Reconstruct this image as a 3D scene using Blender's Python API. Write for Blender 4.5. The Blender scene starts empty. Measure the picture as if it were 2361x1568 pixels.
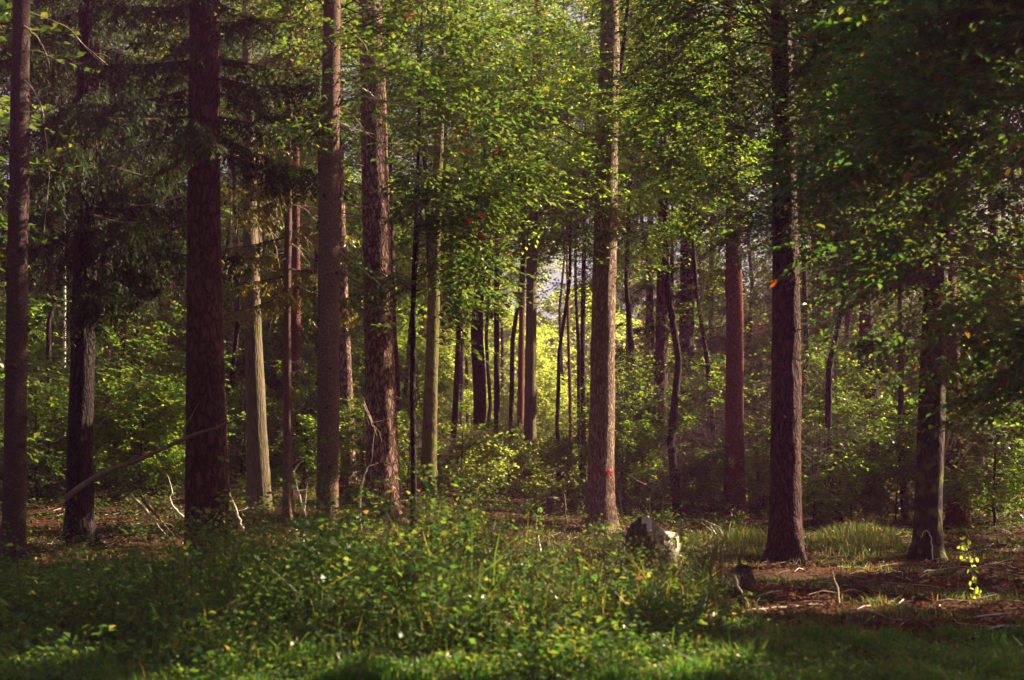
import bpy, math, random
import numpy as np
from mathutils import Vector

# ------------------------------------------------------------------ camera, world, sun, exposure
SC = bpy.context.scene
F, CX, CY, HY = 3300.0, 1180.5, 784.0, 1065.0      # the photograph measured at 2361 x 1568
EYE = 1.6
TILT = math.atan((HY - CY) / F)
cam = bpy.data.cameras.new("camera"); camo = bpy.data.objects.new("camera", cam)
SC.collection.objects.link(camo); SC.camera = camo
cam.sensor_width = 36.0; cam.lens = 36.0 * F / 2361.0
cam.clip_start = 0.1; cam.clip_end = 5000
camo.location = (0, 0, EYE); camo.rotation_euler = (math.radians(90) + TILT, 0, 0)
cam.dof.use_dof = True; cam.dof.focus_distance = 28.0; cam.dof.aperture_fstop = 1.7

SUN_AZ, SUN_EL = math.radians(70), math.radians(33)       # azimuth measured from the view direction to the right
SUN = np.array([math.sin(SUN_AZ) * math.cos(SUN_EL), math.cos(SUN_AZ) * math.cos(SUN_EL), math.sin(SUN_EL)])
W = bpy.data.worlds.new("World"); SC.world = W; W.use_nodes = True
nt = W.node_tree; bg = nt.nodes["Background"]
sky = nt.nodes.new("ShaderNodeTexSky"); sky.sky_type = 'NISHITA'; sky.sun_disc = False
sky.sun_elevation = SUN_EL; sky.sun_rotation = SUN_AZ
sky.air_density = 1.0; sky.dust_density = 3.0; sky.ozone_density = 1.0
tint = nt.nodes.new("ShaderNodeMix"); tint.data_type = 'RGBA'; tint.blend_type = 'MULTIPLY'
tint.inputs[0].default_value = 1.0; tint.inputs[7].default_value = (1.0, 0.82, 0.75, 1)
nt.links.new(sky.outputs[0], tint.inputs[6]); nt.links.new(tint.outputs[2], bg.inputs[0])
bg.inputs[1].default_value = 0.05
sl = bpy.data.lights.new("sun", 'SUN'); so = bpy.data.objects.new("sun", sl); SC.collection.objects.link(so)
sl.energy = 5.0; sl.angle = math.radians(0.5); sl.color = (1.0, 0.82, 0.54)
so.rotation_euler = Vector(-SUN).to_track_quat('-Z', 'Y').to_euler()
SC.view_settings.view_transform = 'Standard'; SC.view_settings.look = 'None'
SC.view_settings.exposure = 2.2; SC.view_settings.gamma = 1.0
SC.cycles.use_denoising = True
SC.cycles.max_bounces = 6; SC.cycles.diffuse_bounces = 3; SC.cycles.glossy_bounces = 2
SC.cycles.transmission_bounces = 4; SC.cycles.volume_bounces = 0; SC.cycles.transparent_max_bounces = 4
SC.cycles.sample_clamp_indirect = 4.0

C = SC.collection
R = np.random.default_rng
PI = math.pi

# ------------------------------------------------------------------ geometry helpers
def at(px, py, D):
    u, v = (px - CX) / F, (CY - py) / F
    d = np.array([u, math.cos(TILT) - v * math.sin(TILT), math.sin(TILT) + v * math.cos(TILT)])
    d = d * (D / d[1])
    return np.array([d[0], d[1], d[2] + EYE])

def terrain(X, Y):
    X = np.asarray(X, float); Y = np.asarray(Y, float)
    s = np.clip(0.045 - 0.0075 * X, 0.018, 0.085)
    t = np.clip((Y - 19.5), 0, 60)
    z = s * t / (1 + (t / 55.0) ** 1.5)
    z = z + 0.045 * np.sin(X * 0.9 + 1.3) * np.sin(Y * 0.7) + 0.025 * np.sin(X * 2.3 + Y * 1.7) + 0.02 * np.sin(Y * 3.1 - X * 1.9)
    z = z + 0.10 * np.exp(-((X + 0.5) ** 2) / 18 - ((Y - 14) ** 2) / 14)
    far = np.clip((np.hypot(X, Y) - 160) / 400, 0, 1)
    return z * (1 - far)

def ground_hit(px, py, lo=8.0, hi=90.0):
    D = lo
    while D < hi:
        p = at(px, py, D)
        if p[2] <= float(terrain(p[0], p[1])): return D
        D += 0.05
    return hi

class MB:
    """collects vertices and faces (quads / tris) with numpy, several material slots"""
    def __init__(s): s.v = []; s.f = {3: [], 4: []}; s.m = {3: [], 4: []}; s.n = 0
    def add(s, v, f, mat=0):
        v = np.asarray(v, np.float32).reshape(-1, 3); f = np.asarray(f, np.int32)
        k = f.shape[1]
        s.v.append(v); s.f[k].append(f + s.n); s.m[k].append(np.full(len(f), mat, np.int32)); s.n += len(v)
    def build(s, name, mats, parent=None, smooth=True, origin=None):
        v = np.concatenate(s.v) if s.v else np.zeros((0, 3), np.float32)
        if origin is not None: v = v - np.asarray(origin, np.float32)
        me = bpy.data.meshes.new(name)
        t = [(k, np.concatenate(s.f[k]), np.concatenate(s.m[k])) for k in (3, 4) if s.f[k]]
        loops = np.concatenate([f.ravel() for _, f, _ in t]); nf = sum(len(f) for _, f, _ in t)
        sizes = np.concatenate([np.full(len(f), k, np.int32) for k, f, _ in t])
        starts = np.concatenate([[0], np.cumsum(sizes)[:-1]]).astype(np.int32)
        me.vertices.add(len(v)); me.vertices.foreach_set("co", v.ravel())
        me.loops.add(len(loops)); me.loops.foreach_set("vertex_index", loops.astype(np.int32))
        me.polygons.add(nf); me.polygons.foreach_set("loop_start", starts)
        try: me.polygons.foreach_set("loop_total", sizes)
        except Exception: pass
        me.polygons.foreach_set("material_index", np.concatenate([m for _, _, m in t]))
        me.polygons.foreach_set("use_smooth", np.full(nf, smooth))
        me.update(calc_edges=True)
        for m in (mats if isinstance(mats, (list, tuple)) else [mats]): me.materials.append(m)
        o = bpy.data.objects.new(name, me); C.objects.link(o)
        if parent is not None:
            o.parent = parent
            if origin is None: o.location = -Vector(parent.location)
            else: o.location = Vector([float(a) for a in origin]) - Vector(parent.location)
        elif origin is not None: o.location = [float(a) for a in origin]
        return o

def empty(name, loc, label, cat, group=None):
    o = bpy.data.objects.new(name, None); C.objects.link(o); o.location = [float(a) for a in loc]
    o.empty_display_size = 0.2
    return tag(o, label, cat, group)
def tag(o, label=None, cat=None, group=None, kind=None):
    if label: o['label'] = label
    if cat: o['category'] = cat
    if group: o['group'] = group
    if kind: o['kind'] = kind
    return o

def unit(a): return a / np.maximum(np.linalg.norm(a, axis=-1, keepdims=True), 1e-9)

def tube(mb, P, rad, sides=6, mat=0, cap=True, rough=0.0, seed=0):
    P = np.asarray(P, float); n = len(P); rad = np.asarray(rad, float) * np.ones(n)
    T = unit(np.gradient(P, axis=0))
    ref = np.array([0.0, 1.0, 0.0]) if abs(T[0][1]) < 0.9 else np.array([1.0, 0, 0])
    A = unit(np.cross(T, ref)); B = np.cross(A, T)
    th = np.linspace(0, 2 * PI, sides, endpoint=False)
    rr = rad[:, None] * np.ones((n, sides))
    if rough: rr = rr * (1 + R(seed).normal(0, rough, rr.shape))
    V = P[:, None, :] + rr[..., None] * (np.cos(th)[None, :, None] * A[:, None, :] + np.sin(th)[None, :, None] * B[:, None, :])
    i = np.arange(n - 1)[:, None] * sides; j = np.arange(sides)[None, :]; k = (j + 1) % sides
    f = np.stack([i + j, i + k, i + sides + k, i + sides + j], -1).reshape(-1, 4)
    mb.add(V.reshape(-1, 3), f, mat)
    if cap:
        for r0, p in ((0, P[0]), (n - 1, P[-1])):
            vv = np.vstack([V[r0], p[None]]); c = sides
            ff = [[a, (a + 1) % sides, c] for a in range(sides)] if r0 else [[(a + 1) % sides, a, c] for a in range(sides)]
            mb.add(vv, ff, mat)

def smooth_path(pts, n):
    pts = np.asarray(pts, float); t = np.linspace(0, 1, len(pts)); u = np.linspace(0, 1, n)
    if len(pts) < 3: return np.stack([np.interp(u, t, pts[:, k]) for k in range(pts.shape[1])], 1)
    out = []
    for k in range(pts.shape[1]):                      # Catmull-Rom
        y = np.concatenate([[2 * pts[0, k] - pts[1, k]], pts[:, k], [2 * pts[-1, k] - pts[-2, k]]])
        x = u * (len(pts) - 1); i = np.minimum(x.astype(int), len(pts) - 2); f = x - i
        p0, p1, p2, p3 = y[i], y[i + 1], y[i + 2], y[i + 3]
        out.append(0.5 * (2 * p1 + (p2 - p0) * f + (2 * p0 - 5 * p1 + 4 * p2 - p3) * f ** 2 + (3 * p1 - p0 - 3 * p2 + p3) * f ** 3))
    return np.stack(out, 1)

def leaves(mb, p, d, n, L, Wd, mat=0, hi=False, fold=0.12):
    """one folded leaf per row: p base, d direction, n normal"""
    d = unit(d); s = unit(np.cross(n, d)); n = np.cross(d, s)
    L = (np.ones(len(p)) * L)[:, None]; Wd = (np.ones(len(p)) * Wd)[:, None]
    if not hi:
        V = np.stack([p, p + .45 * L * d + .5 * Wd * s + fold * L * n, p + L * d, p + .45 * L * d - .5 * Wd * s + fold * L * n], 1)
        f = np.arange(len(p))[:, None] * 4 + np.arange(4)[None]
        mb.add(V.reshape(-1, 3), f, mat)
    else:
        V = np.stack([p, p + .25 * L * d + .42 * Wd * s + fold * L * n, p + .65 * L * d + .42 * Wd * s + fold * L * n, p + L * d - .08 * L * n,
                      p + .65 * L * d - .42 * Wd * s + fold * L * n, p + .25 * L * d - .42 * Wd * s + fold * L * n], 1)
        b = np.arange(len(p))[:, None] * 6
        mb.add(V.reshape(-1, 3), np.concatenate([b + np.array([[0, 1, 2, 3]]), b + np.array([[0, 3, 4, 5]])]), mat)

# ------------------------------------------------------------------ materials
def newmat(name):
    m = bpy.data.materials.new(name); m.use_nodes = True; t = m.node_tree; t.nodes.clear()
    out = t.nodes.new("ShaderNodeOutputMaterial"); return m, t, out
def N(t, typ, **kw):
    n = t.nodes.new(typ)
    for k, v in kw.items(): setattr(n, k, v)
    return n
def ramp(t, stops, interp='LINEAR'):
    r = N(t, "ShaderNodeValToRGB"); r.color_ramp.interpolation = interp
    e = r.color_ramp.elements
    while len(e) < len(stops): e.new(0.5)
    for i, (p, c) in enumerate(stops): e[i].position = p; e[i].color = (*c, 1)
    return r

def leaf_mat(name, stops, trans=0.5, rough=0.36, obj_var=0.25, spec=0.38):
    m, t, out = newmat(name); L = t.links.new
    g = N(t, "ShaderNodeNewGeometry"); r = ramp(t, stops); L(g.outputs["Random Per Island"], r.inputs[0])
    oi = N(t, "ShaderNodeObjectInfo")
    mr = N(t, "ShaderNodeMapRange"); mr.inputs[3].default_value = 1 - obj_var; mr.inputs[4].default_value = 1 + obj_var
    L(oi.outputs["Random"], mr.inputs[0])
    hs = N(t, "ShaderNodeHueSaturation"); L(mr.outputs[0], hs.inputs["Value"]); L(r.outputs[0], hs.inputs["Color"])
    p = N(t, "ShaderNodeBsdfPrincipled"); p.inputs["Roughness"].default_value = rough
    p.inputs["Specular IOR Level"].default_value = spec
    dk = N(t, "ShaderNodeMix", data_type="RGBA", blend_type="MULTIPLY"); dk.inputs[0].default_value = 1; dk.inputs[7].default_value = (.72, .72, .72, 1)
    L(hs.outputs[0], dk.inputs[6]); L(dk.outputs[2], p.inputs["Base Color"])
    tr = N(t, "ShaderNodeBsdfTranslucent")
    mx = N(t, "ShaderNodeMix", data_type='RGBA', blend_type='MULTIPLY'); mx.inputs[0].default_value = 1
    mx.inputs[7].default_value = (4.9, 3.7, 1.5, 1); L(hs.outputs[0], mx.inputs[6]); L(mx.outputs[2], tr.inputs[0])
    ms = N(t, "ShaderNodeMixShader"); ms.inputs[0].default_value = trans
    L(p.outputs[0], ms.inputs[1]); L(tr.outputs[0], ms.inputs[2]); L(ms.outputs[0], out.inputs[0])
    return m

def bark_mat(name, plate, plate2, crack, scale=9.0, stretch=0.35, bump=1.0, moss=0.0, kind='plate', dist=0.05):
    m, t, out = newmat(name); L = t.links.new
    tc = N(t, "ShaderNodeTexCoord"); mp = N(t, "ShaderNodeMapping")
    mp.inputs["Scale"].default_value = (1, 1, stretch); L(tc.outputs["Object"], mp.inputs[0])
    nz = N(t, "ShaderNodeTexNoise"); nz.inputs["Scale"].default_value = scale * 1.4; nz.inputs["Detail"].default_value = 5
    L(mp.outputs[0], nz.inputs["Vector"])
    add = N(t, "ShaderNodeMix", data_type='RGBA', blend_type='LINEAR_LIGHT'); add.inputs[0].default_value = dist
    L(mp.outputs[0], add.inputs[6]); L(nz.outputs["Color"], add.inputs[7])
    big = N(t, "ShaderNodeTexNoise"); big.inputs["Scale"].default_value = 2.2; big.inputs["Detail"].default_value = 3
    L(tc.outputs["Object"], big.inputs["Vector"])
    p = N(t, "ShaderNodeBsdfPrincipled"); p.inputs["Roughness"].default_value = 0.85
    p.inputs["Specular IOR Level"].default_value = 0.2
    if kind == 'plate':
        vo = N(t, "ShaderNodeTexVoronoi", feature='DISTANCE_TO_EDGE'); vo.inputs["Scale"].default_value = scale
        L(add.outputs[2], vo.inputs["Vector"])
        h = ramp(t, [(0.03, (0, 0, 0)), (0.20, (.8, .8, .8)), (0.45, (1, 1, 1))]); L(vo.outputs["Distance"], h.inputs[0])
    else:
        h = ramp(t, [(0.35, (0, 0, 0)), (0.65, (1, 1, 1))]); L(nz.outputs[0], h.inputs[0])
    c1 = N(t, "ShaderNodeMix", data_type='RGBA'); c1.inputs[6].default_value = (*plate, 1); c1.inputs[7].default_value = (*plate2, 1)
    fr = ramp(t, [(0.35, (0, 0, 0)), (0.65, (1, 1, 1))]); L(big.outputs[0], fr.inputs[0]); L(fr.outputs[0], c1.inputs[0])
    c2 = N(t, "ShaderNodeMix", data_type='RGBA'); c2.inputs[6].default_value = (*crack, 1)
    L(h.outputs[0], c2.inputs[0]); L(c1.outputs[2], c2.inputs[7])
    fn = N(t, "ShaderNodeTexNoise"); fn.inputs["Scale"].default_value = 60; fn.inputs["Detail"].default_value = 4
    L(tc.outputs["Object"], fn.inputs["Vector"])
    fv = N(t, "ShaderNodeMapRange"); fv.inputs[1].default_value = .3; fv.inputs[2].default_value = .7
    fv.inputs[3].default_value = .7; fv.inputs[4].default_value = 1.3; L(fn.outputs[0], fv.inputs[0])
    hs = N(t, "ShaderNodeHueSaturation"); L(fv.outputs[0], hs.inputs["Value"]); L(c2.outputs[2], hs.inputs["Color"])
    col = hs.outputs[0]
    if moss > 0:
        mn = N(t, "ShaderNodeTexNoise"); mn.inputs["Scale"].default_value = 4.5; mn.inputs["Detail"].default_value = 6
        L(tc.outputs["Object"], mn.inputs["Vector"])
        mr = ramp(t, [(0.62 - moss * .3, (0, 0, 0)), (0.72 - moss * .3, (1, 1, 1))]); L(mn.outputs[0], mr.inputs[0])
        c3 = N(t, "ShaderNodeMix", data_type='RGBA'); c3.inputs[7].default_value = (0.10, 0.10, 0.018, 1)
        L(mr.outputs[0], c3.inputs[0]); L(col, c3.inputs[6]); col = c3.outputs[2]
    L(col, p.inputs["Base Color"])
    ad = N(t, "ShaderNodeMath", operation='MULTIPLY_ADD'); ad.inputs[1].default_value = 0.3
    L(fn.outputs[0], ad.inputs[0]); L(h.outputs[0], ad.inputs[2])
    b = N(t, "ShaderNodeBump"); b.inputs["Strength"].default_value = bump; b.inputs["Distance"].default_value = 0.045
    L(ad.outputs[0], b.inputs["Height"]); L(b.outputs[0], p.inputs["Normal"]); L(p.outputs[0], out.inputs[0])
    return m

def plain_mat(name, c1, c2, scale=8, rough=0.8, bump=0.3, stretch=(1, 1, 1)):
    m, t, out = newmat(name); L = t.links.new
    tc = N(t, "ShaderNodeTexCoord"); mp = N(t, "ShaderNodeMapping"); mp.inputs["Scale"].default_value = stretch
    L(tc.outputs["Object"], mp.inputs[0])
    nz = N(t, "ShaderNodeTexNoise"); nz.inputs["Scale"].default_value = scale; nz.inputs["Detail"].default_value = 6; L(mp.outputs[0], nz.inputs["Vector"])
    r = ramp(t, [(0.35, c1), (0.65, c2)]); L(nz.outputs[0], r.inputs[0])
    p = N(t, "ShaderNodeBsdfPrincipled"); p.inputs["Roughness"].default_value = rough; p.inputs["Specular IOR Level"].default_value = .2
    L(r.outputs[0], p.inputs["Base Color"])
    b = N(t, "ShaderNodeBump"); b.inputs["Strength"].default_value = bump; b.inputs["Distance"].default_value = .02
    L(nz.outputs[0], b.inputs["Height"]); L(b.outputs[0], p.inputs["Normal"]); L(p.outputs[0], out.inputs[0])
    return m

PINE = bark_mat("pine_bark", (0.41, 0.225, 0.17), (0.32, 0.20, 0.16), (0.0796, 0.0363, 0.0319), scale=12, stretch=0.42, dist=.07)
PINE_RED = bark_mat("red_pine_bark", (0.2465, 0.0872, 0.0565), (0.2053, 0.0615, 0.0463), (0.1056, 0.0307, 0.0281), scale=20, stretch=0.45)
PINE_GREY = bark_mat("ridged_bark", (0.37, 0.27, 0.19), (0.30, 0.215, 0.155), (0.1485, 0.0743, 0.0548), scale=19, stretch=0.30)
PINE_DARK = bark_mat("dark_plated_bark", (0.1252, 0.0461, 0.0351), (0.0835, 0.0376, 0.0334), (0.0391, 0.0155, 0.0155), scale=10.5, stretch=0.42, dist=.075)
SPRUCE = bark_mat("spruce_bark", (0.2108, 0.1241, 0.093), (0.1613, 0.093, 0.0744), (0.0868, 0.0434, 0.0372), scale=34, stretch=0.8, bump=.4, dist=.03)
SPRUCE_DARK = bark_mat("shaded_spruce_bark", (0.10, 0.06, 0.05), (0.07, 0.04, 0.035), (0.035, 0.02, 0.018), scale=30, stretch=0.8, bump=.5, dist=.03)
SMOOTH = bark_mat("smooth_bark", (0.187, 0.1445, 0.0935), (0.1445, 0.1105, 0.0765), (0.102, 0.068, 0.0467), scale=26, stretch=0.16, bump=.5, kind='noise', moss=.32)
MOSSY = bark_mat("mossy_bark", (0.168, 0.12, 0.048), (0.104, 0.072, 0.032), (0.048, 0.028, 0.016), scale=9, stretch=0.5, bump=.35, kind='noise', moss=.6)
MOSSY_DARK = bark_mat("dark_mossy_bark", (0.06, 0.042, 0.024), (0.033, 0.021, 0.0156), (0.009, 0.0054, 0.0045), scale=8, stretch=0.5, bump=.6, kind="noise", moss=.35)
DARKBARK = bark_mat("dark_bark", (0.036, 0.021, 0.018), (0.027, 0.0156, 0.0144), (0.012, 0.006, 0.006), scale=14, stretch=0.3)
KNOT = plain_mat("knot_wood", (0.02, 0.012, 0.012), (0.05, 0.03, 0.025), 30)
DEADWOOD = plain_mat("dead_wood", (0.30, 0.22, 0.15), (0.42, 0.33, 0.23), 20, stretch=(1, 1, .2))
DEADDARK = plain_mat("dark_dead_wood", (0.09, 0.055, 0.04), (0.16, 0.10, 0.075), 14)
PALEWOOD = plain_mat("pale_dry_wood", (0.45, 0.36, 0.27), (0.70, 0.62, 0.52), 16, stretch=(1, 1, .15))
WEATHERED = plain_mat("weathered_wood", (0.26, 0.19, 0.14), (0.68, 0.59, 0.48), 9, bump=1, stretch=(2.5, 2.5, .25))
TWIG = plain_mat("twig", (0.035, 0.022, 0.017), (0.065, 0.042, 0.03), 10, bump=0)
MOSS = plain_mat("moss", (0.07, 0.05, 0.03), (0.14, 0.12, 0.045), 14, bump=1)
STONE = plain_mat("stone", (0.20, 0.16, 0.15), (0.38, 0.33, 0.32), 6, bump=.5)
REDPAINT = plain_mat("red_paint_mark", (0.35, 0.01, 0.03), (0.5, 0.02, 0.05), 40)

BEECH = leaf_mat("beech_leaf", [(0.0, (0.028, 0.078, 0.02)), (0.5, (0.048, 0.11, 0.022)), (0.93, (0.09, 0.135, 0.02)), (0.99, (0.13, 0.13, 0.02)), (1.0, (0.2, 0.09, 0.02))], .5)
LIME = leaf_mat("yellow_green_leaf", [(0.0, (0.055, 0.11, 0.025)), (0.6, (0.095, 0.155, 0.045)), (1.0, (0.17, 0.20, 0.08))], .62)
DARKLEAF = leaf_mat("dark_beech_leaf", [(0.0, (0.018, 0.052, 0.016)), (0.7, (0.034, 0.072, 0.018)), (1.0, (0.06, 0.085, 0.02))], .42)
AUTUMN = leaf_mat("turning_beech_leaf", [(0.0, (0.012, 0.056, 0.022)), (0.80, (0.032, 0.08, 0.022)), (0.92, (0.06, 0.075, 0.02)), (0.98, (0.09, 0.055, 0.02)), (1.0, (0.12, 0.035, 0.015))], .42, obj_var=.1)
REDLEAF = leaf_mat("red_leaf", [(0.0, (0.12, 0.006, 0.008)), (0.7, (0.20, 0.012, 0.012)), (1.0, (0.24, 0.035, 0.015))], .12, obj_var=.05)
NEEDLE = leaf_mat("spruce_needles", [(0.0, (0.010, 0.030, 0.012)), (0.7, (0.020, 0.045, 0.016)), (1.0, (0.05, 0.055, 0.02))], .25, obj_var=.2, rough=.65, spec=.2)
NEEDLE_G = leaf_mat("golden_spruce_needles", [(0.0, (0.06, 0.08, 0.02)), (1.0, (0.13, 0.12, 0.03))], .35)
BRAMBLE = leaf_mat("bramble_leaf", [(0.0, (0.018, 0.08, 0.02)), (0.5, (0.045, 0.105, 0.024)), (0.94, (0.085, 0.12, 0.032)), (0.99, (0.15, 0.13, 0.05)), (1.0, (0.16, 0.08, 0.04))], .4, obj_var=0)
GRASSM = leaf_mat("grass_blade", [(0.0, (0.012, 0.09, 0.015)), (0.75, (0.03, 0.13, 0.02)), (1.0, (0.16, 0.15, 0.05))], .4, obj_var=0)
DRYGRASS = leaf_mat("dry_grass_blade", [(0.0, (0.018, 0.06, 0.014)), (0.6, (0.04, 0.08, 0.022)), (1.0, (0.14, 0.11, 0.055))], .35, obj_var=0)
LITTERM = leaf_mat("fallen_leaf", [(0.0, (0.04, 0.014, 0.010)), (0.6, (0.10, 0.035, 0.02)), (0.9, (0.17, 0.07, 0.04)), (1.0, (0.26, 0.15, 0.10))], .08, obj_var=0, rough=.8, spec=.1)

# ------------------------------------------------------------------ light gaps in the canopy: rays to the sun kept clear of leaves
GAPS = []                                                  # (point, radius)
def gap(px, py, D, r): GAPS.append((at(px, py, D), r))
def gap_line(xs, ys, D, r, step=45):
    for y in range(ys[0], ys[1], step): gap(np.interp(y, ys, xs), y, D, r)
gap_line((884, 897), (-80, 640), ground_hit(884, 1208), .42); gap_line((900, 908), (700, 1150), ground_hit(884, 1208), .16, 110)
gap_line((598, 612), (480, 1140), ground_hit(598, 1175), .40)
gap_line((668, 672), (330, 640), 26, .28); gap_line((686, 688), (250, 620), 38, .3)
gap_line((1004, 1004), (560, 1090), 35, .42); gap_line((1017, 1017), (180, 420), 35, .3)
gap_line((1428, 1422), (60, 460), ground_hit(1384, 1222), .34); gap_line((1418, 1414), (600, 1020), ground_hit(1384, 1222), .30)
gap_line((1835, 1843), (0, 1250), ground_hit(1810, 1292), .20, 62)
gap_line((2008, 2038), (650, 1118), 38, .32); gap_line((1708, 1714), (600, 1100), 31, .22, 80)
gap_line((1700, 1700), (80, 420), 31, .25, 60); gap_line((150, 148), (560, 1140), 40, .35); gap_line((406, 406), (850, 1070), 44, .3)
gap_line((219, 216), (640, 960), 23, .10, 60); gap_line((788, 788), (0, 330), 18, .24, 60)
gap_line((820, 822), (820, 1150), 35, .3)
gap(1535, 1230, 17, .4); gap(1545, 1270, 17, .35)
gap(150, 900, 40, .3); gap(150, 700, 40, .3); gap(150, 1050, 40, .3); gap(775, 60, 20, .3); gap(780, 220, 20, .25)
for (x, y) in ((950, 1190), (1100, 1170), (1420, 1180), (1800, 1300), (1870, 1310), (300, 1210), (820, 1240), (1650, 1230), (1960, 1230)):
    gap(x, y, ground_hit(x, y), .8)
for (x, y, D) in ((1250, 900, 60), (1200, 860, 62), (1290, 930, 62), (1330, 840, 64), (1050, 900, 58), (1150, 950, 58), (1240, 760, 66)):
    gap(x, y, D, 1.5)
_g = R(99)
for _ in range(100):                                       # the open clearing in the middle distance
    q = at(_g.uniform(960, 1500), 1000, _g.uniform(52, 80)); q[2] = _g.uniform(.8, 9); GAPS.append((q, 1.25))
for _ in range(34):                                        # its light reaching the shrubs on the near side
    q = at(_g.uniform(930, 1370), 1000, _g.uniform(35, 50)); q[2] = _g.uniform(.6, 4.5); GAPS.append((q, _g.uniform(.3, .7)))
for _ in range(80):                                        # glints in the near boughs on the right
    q = at(_g.uniform(1900, 2361), _g.uniform(0, 1050), _g.uniform(12, 22)); GAPS.append((q, _g.uniform(.06, .24)))
for _ in range(42):                                        # sun patches on the shrubs along the edge of the wood
    x = _g.normal(1130, 260); D_ = _g.uniform(10.5, 18)
    if 420 < x < 1700: q = at(x, 1200, D_); q[2] = .6; GAPS.append((q, _g.uniform(.12, .36)))
for (x, y, D_) in ((850, 1100, 20), (838, 1160, 20), (695, 1080, 20.5), (700, 1150, 20.5), (545, 1165, 19), (620, 1180, 22), (400, 1165, 24), (1800, 1425, 15), (1935, 1410, 15), (2245, 1330, 16)): gap(x, y, D_, .3)
for _ in range(34):
    x = _g.uniform(850, 1650); q = at(x, 1200, _g.uniform(10.3, 11.6)); q[2] = .1; GAPS.append((q, _g.uniform(.10, .27)))
for _ in range(42):                                        # dappled floor, trunks and young beeches farther in
    x = _g.uniform(40, 2330); D_ = _g.uniform(24, 48); q = at(x, 1100, D_); q[2] = float(terrain(q[0], D_)) + _g.uniform(0, 5) ** 1.0; GAPS.append((q, _g.uniform(.2, .55)))
for _ in range(70):
    x = _g.uniform(1420, 2000); D_ = _g.uniform(30, 42); q = at(x, 1100, D_); q[2] = _g.uniform(.6, 4.5); GAPS.append((q, _g.uniform(.15, .4)))
for _ in range(520):                                       # countless small sun flecks through the whole wood
    x = _g.uniform(-100, 2450); D_ = _g.uniform(22, 58); q = at(x, 1100, D_); q[2] = _g.uniform(.5, 12); GAPS.append((q, _g.uniform(.10, .38)))
_A = np.cross(SUN, [0, 0, 1.0]); _A /= np.linalg.norm(_A); _B = np.cross(_A, SUN); _CELL = .06
_GRID = np.full((3600, 1800), np.inf, np.float32)          # seen from the sun: distance beyond which nothing may stand
for _p, _r in GAPS:
    u, v, s_ = _p @ _A / _CELL + 1800, _p @ _B / _CELL + 900, _p @ SUN; _r = _r + .03; k_ = int((_r + .04) / _CELL) + 1
    iu, iv = int(u), int(v)
    if not (k_ < iu < 3599 - k_ and k_ < iv < 1799 - k_): continue
    uu, vv = np.mgrid[iu - k_:iu + k_ + 1, iv - k_:iv + k_ + 1]
    rag = (_r + .04) / _CELL * (1 + .25 * np.sin(np.arctan2(vv - v, uu - u) * 3 + iu))
    m_ = (uu - u) ** 2 + (vv - v) ** 2 < rag ** 2
    blk = _GRID[iu - k_:iu + k_ + 1, iv - k_:iv + k_ + 1]; blk[m_] = np.minimum(blk[m_], s_ + .12)
def keep(P):
    """False where a point would block one of the clear rays"""
    u = np.clip((P @ _A / _CELL + 1800).astype(int), 0, 3599); v = np.clip((P @ _B / _CELL + 900).astype(int), 0, 1799)
    return P @ SUN < _GRID[u, v]

def in_view(P, m=260):
    Y = np.maximum(P[:, 1], .5); x = CX + P[:, 0] / Y * F; y = HY - (P[:, 2] - EYE) / Y * F
    return (P[:, 1] > 2) & (x > -m) & (x < 2361 + m) & (y > -m)

# ------------------------------------------------------------------ crowns
def spray_limb(rg, base, az, length, rise, droop, twigs, per, lf, acc, tw, flat=0.30):
    """one limb with alternating flat twigs; leaves are appended to acc, limb wood to tw"""
    n = 10; t = np.linspace(0, 1, n)
    az_t = az + rg.normal(0, .35) * t + rg.normal(0, .16, n).cumsum()
    dx = np.cumsum(np.cos(az_t)) / n * length; dy = np.cumsum(np.sin(az_t)) / n * length
    P = base + np.stack([dx, dy, rise * length * t - droop * length * t ** 2 + rg.normal(0, .05, n).cumsum()], 1)
    P[0] = base
    tw.append((P, np.linspace(0.004 + .005 * length, .002, n)))
    roll = rg.normal(0, .22)
    for i in range(twigs):
        u = rg.uniform(.22, 1.0); q = np.array([np.interp(u, t, P[:, k]) for k in range(3)])
        side = 1 if i % 2 else -1
        a = az + side * rg.uniform(.5, 1.15) if u < .96 else az
        l = length * rg.uniform(.22, .48) * (1.2 - .6 * u) + .15
        m = max(3, int(per * l)); s = np.linspace(.12, 1, m)
        sl = rg.normal(-.10, .28) + side * roll
        D = np.array([math.cos(a), math.sin(a), sl]); D /= np.linalg.norm(D)
        Q = q + s[:, None] * l * D + np.stack([np.zeros(m), np.zeros(m), -.12 * l * s ** 2], 1)
        if rg.random() < .4: tw.append((np.array([q, Q[m // 2], Q[-1]]), np.array([.004, .003, .002])))
        sgn = np.where(np.arange(m) % 2, 1, -1) * 1.0
        aa = a + sgn * rg.uniform(.5, 1.1, m)
        d = np.stack([np.cos(aa), np.sin(aa), sl + rg.normal(-.12, .25, m)], 1)
        nn = np.stack([rg.normal(0, flat, m), rg.normal(0, flat, m), np.ones(m)], 1)
        acc.append((Q, d, nn, lf * rg.uniform(.65, 1.2, m)))

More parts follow.
